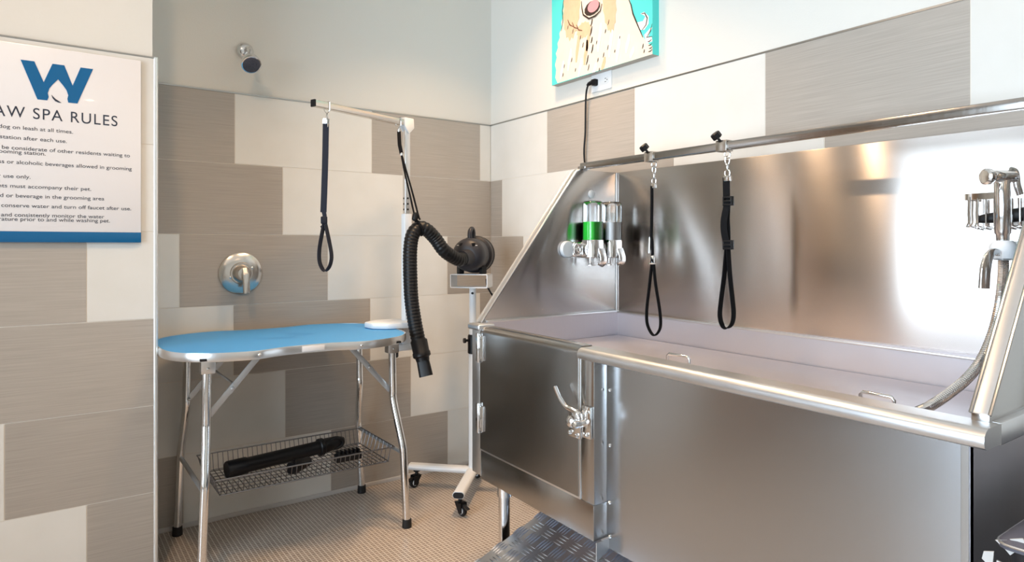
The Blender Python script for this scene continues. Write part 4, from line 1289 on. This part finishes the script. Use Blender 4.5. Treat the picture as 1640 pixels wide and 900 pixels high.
obj('handle', b, M['dryer'], hd)
b = new()
for k in range(7):
    a0, a1 = 0.25 + k * 0.09, 0.25 + (k + 1) * 0.09
    pts = []
    for aa, ss in ((a0, -0.068), (a1, -0.068), (a1, -0.052), (a0, -0.052)):
        pts.append(ctr + axd * ss + (-dsd * math.cos(aa) + Vector((0, 0, 1)) * math.sin(aa)) * 0.0896)
    b.faces.new([b.verts.new(p) for p in pts])
obj('rating_label', b, M['sticker'], hd, 'small pale label', recalc=False)
b = new()
for sgn in (-1, 1):
    q = ctr + dsd * sgn * 0.055 + Vector((0, 0, -0.066))
    bx(b, q.x - 0.014, q.x + 0.014, q.y - 0.014, q.y + 0.014, zt2 + 0.0015, q.z + 0.012, 0.004)
obj('rubber_foot', b, M['black_matte'], hd)
hs0 = nzc + nd * 0.03
hpts = [hs0, hs0 + nd * 0.05, P(712, 402, 2.93), P(697, 382, 2.92), P(683, 368, 2.90), P(671, 365, 2.89), P(661, 376, 2.87), P(657, 400, 2.855), P(657, 440, 2.84), P(659, 480, 2.825), P(664, 515, 2.81), P(669, 540, 2.80), P(672, 552, 2.80)]
hpth = smooth_path(hpts, 18)
b = new()
sweep(b, hpth, circ(0.0305, 18), scale=lambda i: 1.0 + 0.045 * math.sin(i * PI))
N = len(hpth)
# ribbed hose: resample densely and alternate the radius
b.free(); b = new()
dist = [0.0]
for p, q in zip(hpth, hpth[1:]): dist.append(dist[-1] + (q - p).length)
tot = dist[-1]; m = int(tot / 0.0035)
rs = []
j = 0
for i in range(m + 1):
    d = tot * i / m
    while j < N - 2 and dist[j + 1] < d: j += 1
    t = (d - dist[j]) / max(1e-9, dist[j + 1] - dist[j]); rs.append(hpth[j].lerp(hpth[j + 1], t))
sweep(b, rs, circ(0.0305, 20), scale=lambda i: (1.03, 1.0, 0.95, 1.0)[i % 4])
obj('hose', b, M['black'], hd, smooth=80)
b = new()
e0 = rs[-1]; e1 = P(680, 592, 2.78); ed = (e1 - rs[-6]).normalized()
lathe(b, [(0.034, -0.02), (0.036, -0.015), (0.035, 0.03), (0.038, 0.034), (0.038, 0.05), (0.030, 0.056), (0.028, 0.07)], e0, axis=ed, n=26)
nb = obj('hose_grip', b, M['black'], hd)
b = new()
sweep(b, [e0 + ed * 0.065, e0 + ed * 0.09, e0 + ed * 0.135], rrect(0.058, 0.036, 0.014, 4), up=(0.58, 0.81, 0), scale=[0.9, 0.95, 1.0])
obj('flat_nozzle', b, M['black'], hd)
# hose-holding strap from the arm
T2 = A0 + ad * 0.052
d2_ = (T2.x - CX) * sa + (T2.y - CY) * ca
hs = thing('hose_strap', 'black strap from the overhead arm holding up the dryer hose', 'strap', tuple(T2))
b = new()
eye = [T2 + sd_ * (0.0165 * c_) + Vector((0, 0, s_)) for c_, s_ in ((-1, 0.0165), (1, 0.0165), (1, -0.0165), (0.25, -0.026), (-0.25, -0.026), (-1, -0.0165))]
tube(b, eye, 0.0020, 6, closed=True)
lathe(b, [(0.004, 0), (0.0055, 0.006), (0.0055, 0.016), (0.004, 0.02)], T2 + Vector((0.002, -0.002, -0.046)), n=10)
obj('swivel_clip', b, M['chrome'], hs)
def sp(u, v, t): return P(u, v, d2_ + (2.862 - d2_) * t)
b = new()
ribbon(b, [T2 + Vector((0.002, -0.002, -0.045)), sp(640, 232, 0.3), sp(643, 246, 0.4)], 0.016, 0.006, wside)
sweep(b, smooth_path([sp(643, 248, 0.4), sp(648, 275, 0.6), sp(656, 310, 0.8), sp(664, 345, 1.0), sp(669, 358, 1.0)], 5), circ(0.0042, 8))
sweep(b, smooth_path([sp(644, 250, 0.4), sp(651, 275, 0.6), sp(661, 310, 0.8), sp(670, 345, 1.0), sp(673, 352, 1.0)], 5), circ(0.0042, 8))
hc_ = hpts[5]
tn = (hpts[6] - hpts[4]).normalized()
n1 = Vector((0, 0, 1)); n1 = (n1 - tn * n1.dot(tn)).normalized(); n2 = tn.cross(n1)
tube(b, [hc_ + (n1 * math.cos(a) + n2 * math.sin(a)) * 0.0355 for a in [2 * PI * k / 24 for k in range(24)]], 0.0035, 6, closed=True)
obj('strap', b, M['strap'], hs)
b = new(); c = sp(665, 347, 1.0); lathe(b, [(0.006, -0.020), (0.013, -0.014), (0.014, 0.0), (0.012, 0.014), (0.006, 0.018)], c, axis=(0.2, 0, 1), n=14)
obj('cord_lock', b, M['black'], hs)
b = new(); c = sp(643, 247, 0.4); lathe(b, [(0.0055, -0.006), (0.0065, 0), (0.0055, 0.006)], c, n=10)
obj('ferrule', b, M['chrome'], hs)

# ================================================================== HAND SPRAYER, CADDY
sy = thing('hand_sprayer', 'chrome hand sprayer with braided hose at the right end of the tub', 'hand sprayer', (-0.255, -2.45, 1.10))
D = 1.48
b = new()
g0, g1 = P(1606, 386, D), P(1605, 300, D)
gd = (g1 - g0).normalized()
GL = (g1 - g0).length
lathe(b, [(0.0125, -0.022), (0.0125, -0.004), (0.0155, 0), (0.0155, GL - 0.004), (0.0135, GL), (0.0135, GL + 0.012)], g0 + gd * 0.018, axis=gd, n=28)
obj('handle', b, M['chrome'], sy)
b = new()
hd0, hd1 = P(1625, 283, D), P(1577, 283, D - 0.01)
hdv = (hd1 - hd0).normalized(); HL = (hd1 - hd0).length
lathe(b, [(0.012, 0), (0.014, 0.004), (0.014, HL - 0.024), (0.012, HL - 0.020), (0.0155, HL - 0.016), (0.018, HL - 0.010), (0.018, HL - 0.002), (0.014, HL + 0.002), (0, HL + 0.003)], hd0, axis=hdv, n=28)
sweep(b, [P(1605, 302, D), P(1605, 285, D)], circ(0.0145, 20))
obj('spray_head', b, M['chrome'], sy)
b = new()
sweep(b, smooth_path([P(1618, 272, D), P(1626, 276, D), P(1629, 296, D), P(1634, 312, D)], 5), rrect(0.010, 0.014, 0.004, 3), up=wside)
obj('trigger', b, M['chrome'], sy)
b = new()
hp_ = smooth_path([P(1607, 400, D), P(1607, 430, D), P(1605, 460, D), P(1600, 495, D - 0.01), P(1590, 535, D - 0.03), P(1573, 575, D - 0.06), P(1550, 605, D - 0.08), P(1520, 630, D - 0.10), P(1490, 650, D - 0.115), P(1468, 660, D - 0.12), P(1445, 667, D - 0.12)], 24)
sweep(b, hp_, circ(0.0105, 14), scale=lambda i: (1.05, 0.96)[i % 2])
obj('hose', b, M['chrome'], sy, smooth=20)
fh = thing('sprayer_holder', 'white faucet body with chrome lever holding the hand sprayer', 'faucet', (-0.25, -2.50, 1.10))
b = new()
hc0 = P(1607, 401, D)
lathe(b, [(0.016, -0.022), (0.026, -0.018), (0.028, -0.004), (0.026, 0.012), (0.018, 0.022), (0.0165, 0.022), (0.0165, -0.022)], hc0, n=32)
sweep(b, [hc0 + Vector((0.018, -0.005, 0)), Vector((hc0.x + 0.06, -2.5595, hc0.z + 0.004))], rrect(0.044, 0.040, 0.012, 4), up=(0, 0, 1))
obj('body', b, M['white_metal'], fh)
b = new()
sweep(b, smooth_path([P(1600, 405, D - 0.03), P(1590, 404, D - 0.04), P(1583, 412, D - 0.045), P(1578, 432, D - 0.05), P(1576, 462, D - 0.05)], 5), rrect(0.020, 0.008, 0.003, 3), up=lambda i: Vector((sa, ca, 0.0)), scale=lambda i: 0.7 + 0.03 * min(i, 14))
obj('lever', b, M['chrome'], fh)

cd = thing('soap_caddy', 'chrome wire soap caddy on the tub back panel behind the hand sprayer', 'wire caddy', (-0.08, -2.40, 1.20))
cy_a, cy_b = onX(1546, 320, -0.13).y, -2.53
cxa, cxb = -0.135, -0.033
czt, czb = 1.292, 1.218
b = new()
for zz, th_ in ((czt, 0.016),):
    path = [(cxb, cy_a, zz), (cxa + 0.02, cy_a, zz), (cxa, cy_a - 0.02, zz), (cxa, cy_b + 0.02, zz), (cxa + 0.02, cy_b, zz), (cxb, cy_b, zz)]
    sweep(b, smooth_path(path, 4), rect(0.003, th_), up=(0, 0, 1))
obj('rim', b, M['chrome'], cd)
b = new()
for k in range(11):
    y = cy_a - 0.012 - (cy_a - cy_b - 0.024) * k / 10
    tube(b, smooth_path([(cxa, y, czt), (cxa, y, czb + 0.012), (cxa + 0.012, y, czb), (cxb + 0.004, y, czb), (cxb, y, czt)], 3), 0.0022, 6)
for k in range(3):
    x = cxa + 0.025 + k * 0.025
    tube(b, smooth_path([(x, cy_a, czt), (x, cy_a, czb + 0.012), (x, cy_a - 0.012, czb), (x, cy_b, czb)], 3), 0.0022, 6)
obj('wire_frame', b, M['chrome'], cd)
br = thing('bath_brush', 'dark grey bath brush lying in the wire caddy', 'brush', (-0.09, -2.43, czb))
b = new()
ya, yb = cy_a - 0.025, cy_a - 0.10
sweep(b, smooth_path([(-0.118, ya, czb + 0.018), (-0.115, (ya + yb) / 2, czb + 0.022), (-0.108, yb, czb + 0.026), (-0.10, yb - 0.025, czb + 0.03)], 5), rrect(0.030, 0.030, 0.010, 3), up=(0, 0, 1), scale=lambda i: min(1.1, 0.6 + 0.06 * i))
obj('handle', b, M['black'], br)
b = new(); bx(b, -0.125, -0.07, yb - 0.06, yb - 0.015, czb + 0.004, czb + 0.045, 0.008, 3)
obj('head', b, M['bin_lid'], br)
b = new(); lathe(b, [(0.009, 0), (0.009, 0.002), (0.006, 0.003)], (-0.1255, yb - 0.035, czb + 0.022), axis=(-1, 0, 0), n=14)
obj('hanging_eyelet', b, M['chrome'], br)

# ================================================================== WASTE BIN at the right edge
kx = onY(1593, 866, -2.628)                  # the lid's near left corner
BX0, BX1, BY0, BY1, BH = kx.x, kx.x + 0.58, -2.628, -3.02, kx.z
wb_ = thing('waste_bin', 'black square recycling bin with grey lid and pale arrows beside the tub', 'bin', ((BX0 + BX1) / 2, (BY0 + BY1) / 2, 0))
bcx, bcy = (BX0 + BX1) / 2, (BY0 + BY1) / 2
bw, bd_ = BX1 - BX0 - 0.02, BY0 - BY1 - 0.02
b = new()
sweep(b, [(bcx, bcy, 0.0), (bcx, bcy, 0.01), (bcx, bcy, BH - 0.004)], rrect(bd_, bw, 0.02, 4), up=(1, 0, 0), scale=[0.86, 0.87, 1.0])
obj('body', b, M['bin'], wb_)
b = new()
sweep(b, [(bcx, bcy, BH - 0.008), (bcx, bcy, BH), (bcx, bcy, BH + 0.012), (bcx, bcy, BH + 0.030), (bcx, bcy, BH + 0.040), (bcx, bcy, BH + 0.044)], rrect(bd_ + 0.022, bw + 0.022, 0.022, 4), up=(1, 0, 0), scale=[1.0, 1.0, 0.95, 0.78, 0.5, 0.2])
obj('lid', b, M['bin_lid'], wb_)
b = new()
hw_, hd_ = (bd_ + 0.022) / 2, (bw + 0.022) / 2
sweep(b, [Vector((bcx + q, bcy + p, BH - 0.001)) for p, q in rrect(bd_ + 0.022, bw + 0.022, 0.022, 4)], circ(0.0022, 6), closed=True)
obj('lid_edge', b, M['alu'], wb_)
b = new()
sc_ = onX(1624, 899, BX0 + 0.012)
s_ = 0.037
def sym(pts2):
    xf_ = BX0 + 0.0095 + 0.02 * (BH - sc_.z) / BH
    poly_prism(b, [(xf_, sc_.y - x * s_, sc_.z + y * s_) for x, y in pts2], (-0.003, 0, 0))
arrow = [[(-0.34, 0.95), (0.10, 0.95), (0.34, 0.56), (0.0, 0.36), (-0.10, 0.58)], [(0.20, 0.98), (0.62, 0.38), (0.82, 0.70), (0.66, 1.0)]]
for k in range(3):
    rot = -2 * PI * k / 3 + 0.35
    for part in arrow:
        sym([(x * math.cos(rot) - (y - 0.1) * math.sin(rot), x * math.sin(rot) + (y - 0.1) * math.cos(rot)) for x, y in part])
obj('recycling_arrows', b, M['pale'], wb_)
